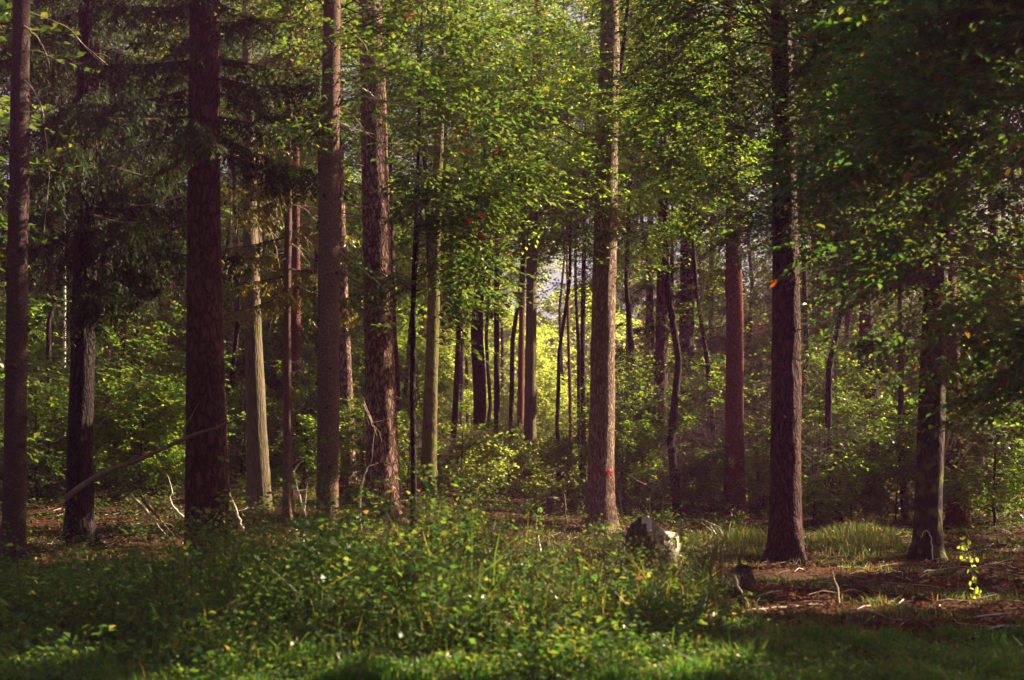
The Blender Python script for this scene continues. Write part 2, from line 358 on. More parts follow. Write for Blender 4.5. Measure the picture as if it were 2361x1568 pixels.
OPT = dict(cull=True, gap=True)                            # off for crowns that are copied elsewhere
def emit(mb, acc, tw, leafslot=0, twigslot=1, hi=False, wr=.62, cull=True, sun_gap=True, rg=None):
    cull = cull and OPT['cull']; sun_gap = sun_gap and OPT['gap']; ground = OPT['gap']
    if acc:
        P = np.concatenate([a[0] for a in acc]); d = np.concatenate([a[1] for a in acc]); n = np.concatenate([a[2] for a in acc]); L = np.concatenate([a[3] for a in acc])
        k = np.ones(len(P), bool)
        if sun_gap: k &= keep(P) & keep(P + unit(d) * L[:, None] * .8)
        if cull:
            v = in_view(P); r = R(7).random(len(P))
            k &= v | (r < .22); L = np.where(v, L, L * 1.9)
        k &= P[:, 2] > (terrain(P[:, 0], P[:, 1]) if ground else 0) + .03
        leaves(mb, P[k], d[k], n[k], L[k], L[k] * wr, leafslot, hi)
    for P, r in tw:
        if sun_gap:                                        # a limb ends where it would cross a clear ray
            P = np.asarray(P); q = smooth_path(P, 24) if len(P) > 2 else P; b_ = ~keep(q)
            if b_.any():
                n_ = int(np.argmax(b_) / len(q) * len(P))
                if n_ < 2: continue
                P, r = P[:n_], np.asarray(r)[:n_]
        tube(mb, P, r, 3, twigslot, cap=False)

DN = dict(t=1.65, l=1.7, s=1.36)                           # twigs per limb, limbs, leaf size
def broad_crown(seed, path, z0, z1, rmax, nl, twigs=16, per=17, lf=.075, rise=.12, droop=.22, low=.45, azc=None, azw=PI, hi=False, mb=None, flat=.30):
    """limbs all round a trunk path between heights z0 and z1"""
    rg = R(seed); acc = []; tw = []; nl = int(nl * DN['l']); twigs = int(twigs * DN['t']); lf = lf * DN['s']
    zs = path[:, 2]
    for i in range(nl):
        u = (i + rg.random()) / nl; z = z0 + (z1 - z0) * u
        b = np.array([np.interp(z, zs, path[:, 0]), np.interp(z, zs, path[:, 1]), z])
        prof = (low + (1 - low) * math.sin(min(1, u * 2.2) * PI / 2)) * (1 if u < .6 else 1 - (u - .6) / .4 * .75)
        az = i * 2.399 + rg.normal(0, .4)
        if azc is not None: az = azc + rg.uniform(-azw, azw)
        l = rmax * prof * rg.uniform(.55, 1.05)
        spray_limb(rg, b, az, l, rise + rg.uniform(-.15, .75), droop * rg.uniform(.4, 1.4), max(5, int(twigs * (.4 + .6 * l / rmax))), per, lf, acc, tw, flat)
    mb = mb or MB(); emit(mb, acc, tw, hi=hi); return mb

def spruce_crown(seed, path, z0, z1, rmax, nl, dens=1.0, azc=None, azw=PI, hang=.5):
    rg = R(seed); mb = MB(); acc = []; tw = []; zs = path[:, 2]
    for i in range(nl):
        u = (i + rg.random()) / nl; z = z0 + (z1 - z0) * u
        b = np.array([np.interp(z, zs, path[:, 0]), np.interp(z, zs, path[:, 1]), z])
        az = i * 2.399 + rg.normal(0, .4)
        if azc is not None: az = azc + rg.uniform(-azw, azw)
        l = rmax * (1 - .7 * u) * rg.uniform(.6, 1.05); n = 9; t = np.linspace(0, 1, n)
        P = b + np.stack([np.cos(az) * l * t, np.sin(az) * l * t, -.28 * l * t + .12 * l * t ** 3], 1)
        tw.append((P, np.linspace(.01 + .008 * l, .003, n)))
        for k in range(int(26 * dens * l)):
            s = rg.uniform(.15, 1.0); q = np.array([np.interp(s, t, P[:, j]) for j in range(3)])
            a = az + rg.choice([-1, 1]) * rg.uniform(.3, 1.3); h = rg.uniform(.12, hang) * (1.2 - .5 * s); m = int(8 + 26 * h)
            w = np.linspace(0, 1, m); sp = rg.uniform(.1, .45)
            Q = q + np.stack([np.cos(a) * sp * w, np.sin(a) * sp * w, -h * w ** 1.3], 1) + rg.normal(0, .012, (m, 3))
            th = rg.uniform(0, 2 * PI, m)
            d = np.stack([np.cos(th) * .7, np.sin(th) * .7, rg.normal(-.8, .4, m)], 1)
            acc.append((Q, d, rg.normal(0, 1, (m, 3)), rg.uniform(.05, .11, m)))
    emit(mb, acc, tw, wr=.30); return mb

def clump_crown(seed, top, nclump, spread, lf=.22, per=170, fl=.55, ht=None):
    """pine crown high above the frame: tufts round short limbs"""
    rg = R(seed); acc = []; tw = []
    top = np.asarray(top, float)
    for i in range(nclump):
        a = i * 2.399; u = rg.random(); r = spread * math.sqrt(u)
        c = top + np.array([math.cos(a) * r, math.sin(a) * r, rg.uniform(-1, 1) * (ht or spread * .7) * (1.2 - u)])
        tw.append((np.array([top + [0, 0, -1.0], (top + c) / 2, c]), np.array([.07, .04, .015])))
        Q = c + rg.normal(0, 1, (per, 3)) * np.array([.6, .6, .28]) * fl * 1.3
        acc.append((Q, rg.normal(0, 1, (per, 3)), rg.normal(0, .6, (per, 3)) + [0, 0, 1], lf * rg.uniform(.5, 1.1, per)))
    mb = MB(); emit(mb, acc, tw, wr=.35, cull=False); return mb

# ------------------------------------------------------------------ trunks
def trunk_path(pts, D, top_h, lean=0.0):
    """photo pixel centreline (x, y, width) bottom to top -> world centreline and radii, prolonged upward to top_h"""
    P = [at(x, y, D + lean * i) for i, (x, y, w) in enumerate(pts)]; r = [w * D / F / 2 for _, _, w in pts]
    P = np.array(P); r = np.array(r)
    zt = P[-1][2]
    if top_h > zt + .5:
        d = (P[-1] - P[-2]) / (P[-1][2] - P[-2][2]); ext = []
        for k in (.4, 1.0):
            h = (top_h - zt) * k; q = P[-1] + np.array([d[0] * h * .6, 0, h]); ext.append(q)
        P = np.vstack([P, ext]); r = np.concatenate([r, [r[-1] * .72, r[-1] * .18]])
    return P, r

def make_trunk(P, r, mat, root, seed, sides=28, step=.22, flare=1.45, plates=.02, knots=0, knot_sz=.022, name='trunk'):
    """bark-skinned trunk with flared foot; knots are dead stubs on it"""
    P = P.copy(); g = float(terrain(P[0][0], P[0][1])); L = P[-1][2] - P[0][2]
    n = max(12, int(L / step)); Q = smooth_path(np.column_stack([P, r]), 1 + n * 3)
    z = np.linspace(0, 1, n + 1) ** 1.15; ii = np.clip((z * (n * 3)).astype(int), 0, n * 3)
    Q = Q[np.unique(ii)]
    rg = R(seed)
    n = len(Q); wob = np.cumsum(rg.normal(0, .0016, (n, 2)), 0); Q[:, :2] += wob - np.linspace(0, 1, n)[:, None] * wob[-1]
    low = Q[0].copy(); low[2] = g - .25; Q = np.vstack([low, Q]); n += 1
    th = np.linspace(0, 2 * PI, sides, endpoint=False)
    hh = np.clip(Q[:, 2] - g, 0, None)
    lob = .5 + .5 * np.cos(th * rg.integers(4, 6) + rg.uniform(0, 6)) * rg.uniform(.6, 1, sides)
    rr = Q[:, 3][:, None] * (1 + (.10 + .40 * lob)[None, :] * flare * np.exp(-hh / .16)[:, None] + .10 * flare * np.exp(-hh / .7)[:, None])
    lump = sum(a * np.sin(th[None, :] * k + ph + hh[:, None] * f) for a, k, ph, f in ((.02, 2, seed, .8), (.015, 3, seed * 2, 1.7), (.010, 5, seed * 3, 3.1)))
    rr = rr * (1 + lump + rg.normal(0, plates, rr.shape))
    V = np.stack([Q[:, 0][:, None] + rr * np.cos(th), Q[:, 1][:, None] + rr * np.sin(th), Q[:, 2][:, None] + 0 * rr], -1)
    i = np.arange(n - 1)[:, None] * sides; j = np.arange(sides)[None, :]; k = (j + 1) % sides
    mb = MB(); mb.add(V.reshape(-1, 3), np.stack([i + j, i + k, i + sides + k, i + sides + j], -1).reshape(-1, 4), 0)
    for q in range(knots):
        zz = g + .6 + (min(L, 15) - .6) * (q + rg.random()) / knots; a = rg.uniform(-PI, 0.25)
        c = np.array([np.interp(zz, Q[:, 2], Q[:, k]) for k in range(4)]); rad = c[3]
        d = np.array([math.cos(a), math.sin(a), .25]); ks = knot_sz * rg.uniform(.6, 1.3)
        tube(mb, [c[:3] + d * rad * .9, c[:3] + d * (rad * 1.02 + ks * .5), c[:3] + d * (rad * 1.02 + ks)], [ks * 1.5, ks * 1.2, ks * .5], 7, 1)
    return mb.build(name, [mat, KNOT], root, origin=(P[0][0], P[0][1], g))

def dead_branch(root, pts, r0, mat=None, name='dead_branch', r1=.003, fork=0, seed=0, sides=5):
    """bare branch through world points, with forks as part of it"""
    P = smooth_path(pts, max(8, len(pts) * 5)); rg = R(seed)
    P[1:-1] += rg.normal(0, .005, (len(P) - 2, 3)); mb = MB(); tube(mb, P, np.linspace(r0, r1, len(P)), sides)
    for _ in range(fork):
        i = rg.integers(len(P) // 4, len(P) - 1); d = unit(P[min(i + 1, len(P) - 1)] - P[i - 1]) + rg.normal(0, .55, 3)
        l = rg.uniform(.15, .55); q = P[i] + np.outer(np.linspace(0, 1, 5), d * l) - np.outer(np.linspace(0, 1, 5) ** 2, [0, 0, .12 * l])
        q[1:] += rg.normal(0, .015, (4, 3)); tube(mb, q, np.linspace(max(.003, r0 * .4), .002, 5), 4)
    return mb.build(name, mat or DEADWOOD, root)

def px_branch(root, pp, D, r0, **kw):
    """branch given by picture points (x, y, distance offset)"""
    return dead_branch(root, [at(p[0], p[1], D + (p[2] if len(p) > 2 else 0)) for p in pp], r0, **kw)

def tree(name, label, pts, D, top_h, mat, seed, group=None, cat='tree', **kw):
    if D is None: D = ground_hit(pts[0][0], pts[0][1])
    P, r = trunk_path(pts, D, top_h); g = float(terrain(P[0][0], P[0][1]))
    if P[0][2] > g:                                          # never floating: carry the foot down to the soil
        P = np.vstack([[P[0][0], P[0][1], g], P]); r = np.concatenate([[r[0] * 1.02], r])
    root = empty(name, (P[0][0], P[0][1], g), label, cat, group)
    make_trunk(P, r, mat, root, seed, **kw)
    if seed in (13, 18, 19, 40, 60, 61, 65):                 # broken stubs of dead limbs
        g_ = R(seed + 7)
        for _ in range(6):
            z = g_.uniform(2.2, 11); a = g_.uniform(-PI, 0); c = np.array([np.interp(z + g, P[:, 2], P[:, k]) for k in range(3)]); rd = float(np.interp(z + g, P[:, 2], r)); l = g_.uniform(.08, .38)
            d = np.array([math.cos(a), math.sin(a), g_.uniform(-.35, .4)]); dead_branch(root, [c + d * rd * .8, c + d * (rd + l * .5), c + d * (rd + l) + [0, 0, -.05 * l]], g_.uniform(.012, .024), mat=DEADDARK, r1=.006, name='branch_stub')
    return root, P, r, D
# ------------------------------------------------------------------ ground
def axis(a, b, step, far):
    k = list(np.arange(a, b + 1e-6, step)); s = step
    lo, hi = a, b
    while hi < far: s *= 1.45; hi += s; k.append(hi)
    s = step
    while lo > -far: s *= 1.45; lo -= s; k.insert(0, lo)
    return np.array(k)
gx = axis(-16, 16, .16, 2500); gy = axis(6, 62, .16, 3000)
GX, GY = np.meshgrid(gx, gy); rg = R(3)
fine = (np.abs(GX) < 16) & (GY > 6) & (GY < 62)
GZ = terrain(GX, GY) + np.where(fine, rg.normal(0, .010, GX.shape), 0)
nx = len(gx); i = np.arange(len(gy) - 1)[:, None] * nx; j = np.arange(nx - 1)[None]
mb = MB(); mb.add(np.stack([GX, GY, GZ], -1).reshape(-1, 3), np.stack([i + j, i + j + 1, i + nx + j + 1, i + nx + j], -1).reshape(-1, 4))
def ground_mat():
    m, t, out = newmat("forest_floor"); L = t.links.new
    tc = N(t, "ShaderNodeTexCoord")
    n1 = N(t, "ShaderNodeTexNoise"); n1.inputs["Scale"].default_value = .55; n1.inputs["Detail"].default_value = 6; L(tc.outputs["Object"], n1.inputs["Vector"])
    n2 = N(t, "ShaderNodeTexNoise"); n2.inputs["Scale"].default_value = 24; n2.inputs["Detail"].default_value = 8; L(tc.outputs["Object"], n2.inputs["Vector"])
    lit = ramp(t, [(.3, (.022, .009, .007)), (.5, (.06, .024, .015)), (.72, (.12, .05, .03))]); L(n2.outputs[0], lit.inputs[0])
    grn = ramp(t, [(.3, (.014, .024, .008)), (.7, (.05, .075, .018))]); L(n2.outputs[0], grn.inputs[0])
    sx = N(t, "ShaderNodeSeparateXYZ"); L(tc.outputs["Object"], sx.inputs[0])
    mf = N(t, "ShaderNodeMapRange"); mf.inputs[1].default_value = 50; mf.inputs[2].default_value = 70; L(sx.outputs[1], mf.inputs[0])   # open meadow beyond the wood
    mn = N(t, "ShaderNodeMapRange"); mn.inputs[1].default_value = 13.5; mn.inputs[2].default_value = 11.3; L(sx.outputs[1], mn.inputs[0])
    pt = ramp(t, [(.50, (0, 0, 0)), (.60, (1, 1, 1))]); L(n1.outputs[0], pt.inputs[0])
    a1 = N(t, "ShaderNodeMath", operation='MAXIMUM'); L(mf.outputs[0], a1.inputs[0]); L(mn.outputs[0], a1.inputs[1])
    a2 = N(t, "ShaderNodeMath", operation='MAXIMUM'); L(a1.outputs[0], a2.inputs[0])
    h = N(t, "ShaderNodeMath", operation='MULTIPLY'); h.inputs[1].default_value = .25; L(pt.outputs[0], h.inputs[0]); L(h.outputs[0], a2.inputs[1])
    c = N(t, "ShaderNodeMix", data_type='RGBA'); L(a2.outputs[0], c.inputs[0]); L(lit.outputs[0], c.inputs[6]); L(grn.outputs[0], c.inputs[7])
    p = N(t, "ShaderNodeBsdfPrincipled"); p.inputs["Roughness"].default_value = .95; p.inputs["Specular IOR Level"].default_value = .1
    L(c.outputs[2], p.inputs["Base Color"])
    b = N(t, "ShaderNodeBump"); b.inputs["Strength"].default_value = .8; b.inputs["Distance"].default_value = .04
    L(n2.outputs[0], b.inputs["Height"]); L(b.outputs[0], p.inputs["Normal"]); L(p.outputs[0], out.inputs[0]); return m
tag(mb.build("ground", ground_mat()), kind='structure')

# ------------------------------------------------------------------ trees with plain trunks in front
GP = 'tall pines in front'
PINES = []
def pine_top(root, P, seed, spread=2.6, n=12, lf=.2, mat=None):
    mb = clump_crown(seed, P[-2] * .6 + P[-1] * .4, n, spread, lf); mb.build('crown', [mat or NEEDLE, TWIG], root)

# 1 left edge spruce
t, P, r, D = tree('spruce_tree', 'brown spruce with speckled bark and dark knots, at the left picture edge',
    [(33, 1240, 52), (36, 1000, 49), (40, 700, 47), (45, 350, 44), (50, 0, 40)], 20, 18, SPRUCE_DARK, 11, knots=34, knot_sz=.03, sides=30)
pine_top(t, P, 11, 2.2, 10)
px_branch(t, [(56, 60), (80, 80), (100, 110), (118, 165)], 19.9, .012, name='dead_branch')
px_branch(t, [(56, 185), (90, 230), (108, 330), (112, 430), (98, 560)], 19.8, .014, name='dead_branch')
px_branch(t, [(58, 25), (150, 60), (200, 110), (260, 160, .6)], 20.1, .010, name='dead_branch', fork=2)
px_branch(t, [(58, 115), (90, 118), (130, 138)], 20, .009, name='dead_branch')
# 2 dark spruce with hanging foliage
t, P, r, D = tree('spruce_tree', 'dark spruce with a crown of drooping needles, second big trunk from left',
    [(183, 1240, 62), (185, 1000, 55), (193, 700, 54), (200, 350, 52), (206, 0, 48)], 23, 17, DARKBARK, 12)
spruce_crown(121, P, 5.2, 15, 2.9, 66, 1.9, hang=.85).build('crown', [NEEDLE, TWIG], t)
spruce_crown(123, P, 4.2, 7.2, 1.9, 22, 1.9, azc=-.2, azw=1.3, hang=1.0).build('drooping_bough', [NEEDLE, TWIG], t)
# 3 thick dark pine
t, P, r, D = tree('pine_tree', 'thickest dark pine in the left half, with broad purple-brown bark plates',
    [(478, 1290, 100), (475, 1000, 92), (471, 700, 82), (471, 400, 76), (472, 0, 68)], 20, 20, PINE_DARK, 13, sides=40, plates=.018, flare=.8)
spruce_crown(131, P, 6.0, 9.5, 2.5, 34, 1.7, hang=.5).build('crown', [NEEDLE, TWIG], t)
px_branch(t, [(436, 445), (390, 460), (340, 472), (312, 474)], 20.2, .016, name='dead_branch')
# 4 pale trunk
t, P, r, D = tree('beech_tree', 'smooth pale beech lit down its right edge, bare twigs tangled round its upper trunk',
    [(598, 1175, 56), (592, 1000, 47), (583, 750, 41), (577, 500, 34), (572, 250, 24), (568, 0, 20)], None, 15, SMOOTH, 14, flare=.6)
for k in range(16):
    rg = R(400 + k); y = rg.uniform(330, 600); x = 576; s = rg.choice([-1, 1], p=[.35, .65]); l = rg.uniform(25, 85)
    px_branch(t, [(x, y), (x + s * l * .5, y - rg.uniform(5, 30), rg.uniform(-.4, .3)), (x + s * l * .8, y + rg.uniform(0, 40), rg.uniform(-.5, .4)), (x + s * l * rg.uniform(.6, 1), y + rg.uniform(50, 120), rg.uniform(-.5, .4))], D, .013, seed=k, fork=3, name='bare_branch')
broad_crown(141, P, 8.0, 14, 3.0, 26).build('crown', [BEECH, TWIG], t)
# 5 slender in front of 6
t, P, r, D = tree('young_spruce_tree', 'slender straight grey spruce pole between the pale beech and the brown knotty trunk',
    [(664, 1215, 24), (664, 1000, 21), (664, 700, 18), (667, 350, 16), (670, 0, 12)], 26, 14, SPRUCE, 15, sides=16, knots=8, knot_sz=.012)
spruce_crown(151, P, 4.4, 13, 1.7, 60, 1.7, hang=.4).build('crown', [NEEDLE_G, TWIG], t)
px_branch(t, [(656, 680), (640, 700), (625, 745), (620, 780)], 25.9, .016, mat=PALEWOOD, name='bare_branch')
px_branch(t, [(658, 596), (630, 615), (612, 655)], 25.9, .013, mat=PALEWOOD, name='bare_branch')
for k, (y, l) in enumerate(((360, -60), (400, 60), (430, -75), (470, 70), (500, -50), (530, 60), (560, 40), (410, 95))):
    px_branch(t, [(667, y), (667 + l * .5, y + 12, -.1), (667 + l, y + 45, .2)], 26, .010, seed=k + 50, fork=4, name='bare_branch')
for k, (y, l) in enumerate(((640, -28), (745, 50), (800, -40), (850, 48), (905, -46))):
    px_branch(t, [(665, y), (665 + l * .6, y + 8), (665 + l, y + 60)], 26, .006, seed=k + 90, mat=DEADDARK, name='bare_branch')
# 6
t, P, r, D = tree('pine_tree', 'thin reddish pine standing just behind the slender grey pole',
    [(683, 1100, 24), (682, 800, 22), (681, 400, 18), (680, 0, 15)], 38, 17, PINE_RED, 16, sides=16)
spruce_crown(161, P, 8, 15, 1.6, 26, .8, hang=.4).build('crown', [NEEDLE, TWIG], t)
# 7 knotty brown trunk
t, P, r, D = tree('spruce_tree', 'brown spruce with small dark knots and long bare twigs, left of the bright-edged pine',
    [(757, 1330, 52), (758, 1150, 50), (760, 900, 49), (762, 600, 48), (763, 300, 44), (768, 0, 40)], 18, 18, SPRUCE, 17, sides=32, knots=44, knot_sz=.018)
pine_top(t, P, 17, 2.0, 8)
for k, pp in enumerate([[(785, 60), (830, 90), (862, 140)], [(785, 165), (830, 172), (860, 178)], [(785, 210), (860, 228), (960, 250), (1070, 268)],
    [(785, 285), (840, 305), (870, 310), (940, 322)], [(785, 300), (830, 325), (868, 365, .3)], [(785, 415), (840, 430), (900, 470), (948, 540, .4)],
    [(785, 462), (830, 475), (860, 480)], [(785, 490), (830, 500), (880, 530), (930, 570, .4)], [(785, 570), (830, 600), (870, 635)],
    [(785, 580), (840, 625), (890, 670)], [(785, 628), (840, 660), (885, 695)], [(785, 250), (815, 268), (860, 322), (905, 330)], [(742, 280), (700, 300), (650, 340)], [(742, 390), (720, 410), (690, 425)]]):
    px_branch(t, pp, 18, .0095, seed=k + 170, fork=1 if k % 2 else 0, mat=DEADDARK if k % 3 else DEADWOOD, name='bare_branch')
# 8
t, P, r, D = tree('pine_tree', 'reddish pine half hidden behind the brown knotty spruce, leaning a little left',
    [(806, 1175, 34), (801, 1000, 32), (790, 700, 26), (782, 400, 24), (776, 0, 20)], 35, 18, PINE, 18, sides=20)
pine_top(t, P, 18, 2.2, 9)
# 9 lit pine
t, P, r, D = tree('pine_tree', 'big pinkish plated pine with a bright sunlit right edge, left of the middle',
    [(884, 1208, 78), (881, 1000, 70), (872, 700, 66), (866, 450, 64), (860, 200, 58), (854, 0, 52)], None, 21, PINE, 19, sides=44, plates=.016)
pine_top(t, P, 19, 2.6, 12)
px_branch(t, [(835, 205), (850, 212), (868, 228)], D - .5, .02, mat=PALEWOOD, name='branch_stub')
px_branch(t, [(818, 880), (850, 950), (870, 1005)], D - 1, .012, name='hanging_twig', fork=3, seed=5)
px_branch(t, [(825, 905), (850, 960), (862, 985), (880, 975)], D - 1.1, .010, name='hanging_twig', fork=3, seed=9)
# 10
t, P, r, D = tree('pine_tree', 'thin dark pine peeping out behind the right foot of the bright-edged pine',
    [(927, 1080, 20), (915, 900, 18), (905, 700, 16), (895, 300, 14)], 46, 18, PINE_DARK, 20, sides=14)
pine_top(t, P, 20, 2.0, 8)
# 12 moss gold
t, P, r, D = tree('broadleaf_tree', 'mossy trunk glowing gold on its right side, leaning right behind the leaves',
    [(986, 1155, 38), (990, 1000, 34), (996, 800, 30), (1001, 600, 27), (1008, 400, 24), (1016, 200, 20)], 35, 15, MOSSY, 22, sides=22)
broad_crown(221, P, 7.5, 15, 3.6, 46, lf=.085, azc=PI / 2, azw=2.2).build('crown', [BEECH, TWIG], t)
px_branch(t, [(1018, 225), (1030, 205), (1038, 198)], 34.8, .05, mat=PALEWOOD, name='branch_stub')
# 13-17
for k, (lab, pts, D0, m, z0, rm, nl) in enumerate([
    ('dark crooked trunk against the bright clearing, its foot lost in low shrubs', [(1104, 1045, 26), (1106, 900, 30), (1100, 760, 28), (1108, 600, 20), (1112, 420, 16)], 46, DARKBARK, 6, 3.2, 36),
    ('slim straight dark trunk between the crooked dark one and the leaning grey-brown one', [(1146, 1070, 15), (1145, 850, 13), (1146, 600, 12), (1150, 400, 10)], 46, DARKBARK, 7, 2.4, 24),
    ('faint reddish trunk in the clearing, left of the long leaning trunk', [(1200, 1010, 16), (1201, 850, 15), (1204, 650, 13), (1208, 400, 11)], 58, PINE_RED, 9, 2.4, 16),
    ('long slender grey-brown trunk running the full height in the middle, slightly leaning right', [(1222, 1135, 33), (1222, 1000, 29), (1224, 800, 26), (1228, 500, 24), (1236, 200, 22), (1241, 0, 20)], None, SMOOTH, 7.5, 3.8, 46),
    ('very thin dark trunk close left of the big ridged pine', [(1345, 1065, 12), (1344, 900, 12), (1344, 750, 11), (1348, 500, 9)], 45, DARKBARK, 6.5, 2.8, 30)]):
    t, P, r, D = tree('broadleaf_tree', lab, pts, D0, 15, m, 30 + k, sides=18)
    broad_crown(300 + k, P, z0, 15, rm, nl, lf=.09, per=15, azc=PI / 2, azw=2.2).build('crown', [[BEECH, LIME, BEECH, BEECH, BEECH][k], TWIG], t)
    if k == 3:
        px_branch(t, [(1236, 440), (1262, 410), (1275, 370), (1300, 340)], D - .3, .035, mat=TWIG, name='limb', fork=2)
        px_branch(t, [(1232, 560), (1250, 500), (1262, 470)], D - .3, .03, mat=TWIG, name='limb')
# 18 ridged grey pine
t, P, r, D = tree('pine_tree', 'big light brown ridged pine with a red paint mark low on its trunk',
    [(1384, 1222, 74), (1386, 1100, 61), (1389, 900, 58), (1393, 650, 55), (1397, 400, 52), (1404, 150, 48), (1405, 0, 42)], None, 21, PINE_GREY, 40, sides=44, plates=.016, flare=.7)
pine_top(t, P, 40, 2.6, 12)
PM = MB(); zc = at(1396, 1091, D)[2]
c = np.array([np.interp(zc, P[:, 2], P[:, k]) for k in range(3)]); rad = np.interp(zc, P[:, 2], r) * 1.045
aa = np.linspace(-1.35, -.60, 12); g_ = R(5)
for q in range(2):
    h = .022; v = np.concatenate([[c + [math.cos(a) * (rad + .006), math.sin(a) * (rad + .006), q * .05 - .02 + s * h * g_.uniform(.5, 1.2) + .03 * (a + 1)] for a in aa] for s in (-1, 1)])
    PM.add(v, [[i, i + 1, 12 + i + 1, 12 + i] for i in range(11)])
PM.build('paint_mark', REDPAINT, t)
# 19-21 background dark
for k, (lab, pts, D0, m) in enumerate([
    ('faint reddish trunk showing above dark boughs, right of the big ridged pine', [(1480, 1040, 18), (1490, 900, 17), (1497, 700, 16), (1500, 500, 14)], 52, PINE_RED),
    ('broad dark trunk, left one of the dark pair right of the ridged pine', [(1520, 1120, 36), (1524, 900, 32), (1528, 700, 28), (1530, 400, 22)], 40, PINE_DARK),
    ('straight black trunk, right one of the dark pair right of the ridged pine', [(1580, 1060, 40), (1582, 900, 38), (1583, 700, 34), (1588, 300, 26), (1590, 100, 20)], 43, DARKBARK)]):
    t, P, r, D = tree('spruce_tree', lab, pts, D0, 18, m, 50 + k, sides=18)
    spruce_crown(500 + k, P, 5.0 if k else 8, 17, 2.4, 56, 1.0, hang=.35).build('crown', [NEEDLE, TWIG], t)
# 22 red pine
t, P, r, D = tree('pine_tree', 'slim red-barked pine standing left of the dark plated pine on the right',
    [(1693, 1198, 52), (1693, 1000, 44), (1694, 700, 38), (1689, 400, 33), (1683, 100, 30), (1680, 0, 28)], None, 20, PINE_RED, 60, sides=32, plates=.02)
pine_top(t, P, 60, 2.4, 10)
# 23 dark plated pine on the right
t, P, r, D = tree('pine_tree', 'large dark plated pine on the right, its foot on a carpet of brown leaves',
    [(1810, 1292, 82), (1811, 1150, 72), (1812, 900, 68), (1811, 650, 61), (1806, 350, 52), (1800, 0, 44)], None, 20, PINE_DARK, 61, sides=44, plates=.016, flare=.7)
pine_top(t, P, 61, 2.4, 10)
# 24 pair
t, P, r, D = tree('broadleaf_tree', 'black leaning trunk, left one of the crossing pair behind the right-hand leaves',
    [(1980, 1115, 22), (1985, 900, 22), (1992, 700, 20), (1990, 400, 16)], 38, 15, DARKBARK, 62, sides=16)
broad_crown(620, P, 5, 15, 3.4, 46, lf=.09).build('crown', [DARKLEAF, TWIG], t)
t, P, r, D = tree('broadleaf_tree', 'dark trunk with a sunlit right edge, right one of the crossing pair',
    [(2025, 1118, 34), (2016, 950, 28), (2004, 800, 24), (1995, 600, 18)], 38, 15, DARKBARK, 63, sides=18)
broad_crown(630, P, 6, 15, 3.4, 36, lf=.09).build('crown', [DARKLEAF, TWIG], t)
# 25 mossy near right
t, P, r, D = tree('broadleaf_tree', 'mossy trunk with spreading root feet at the right, its upper part dark behind leaves',
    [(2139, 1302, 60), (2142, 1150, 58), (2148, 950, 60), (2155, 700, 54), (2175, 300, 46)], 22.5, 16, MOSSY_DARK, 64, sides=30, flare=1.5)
broad_crown(640, P, 4.2, 15, 3.6, 70, lf=.085, twigs=20).build('crown', [DARKLEAF, TWIG], t)
# 26
t, P, r, D = tree('pine_tree', 'dark pine behind the mossy root-footed trunk, red-barked where its top shows through leaves',
    [(2208, 1190, 44), (2200, 1000, 40), (2190, 700, 34), (2172, 350, 28), (2162, 0, 24)], 31, 18, PINE_RED, 65, sides=22)
pine_top(t, P, 65, 2.4, 9)

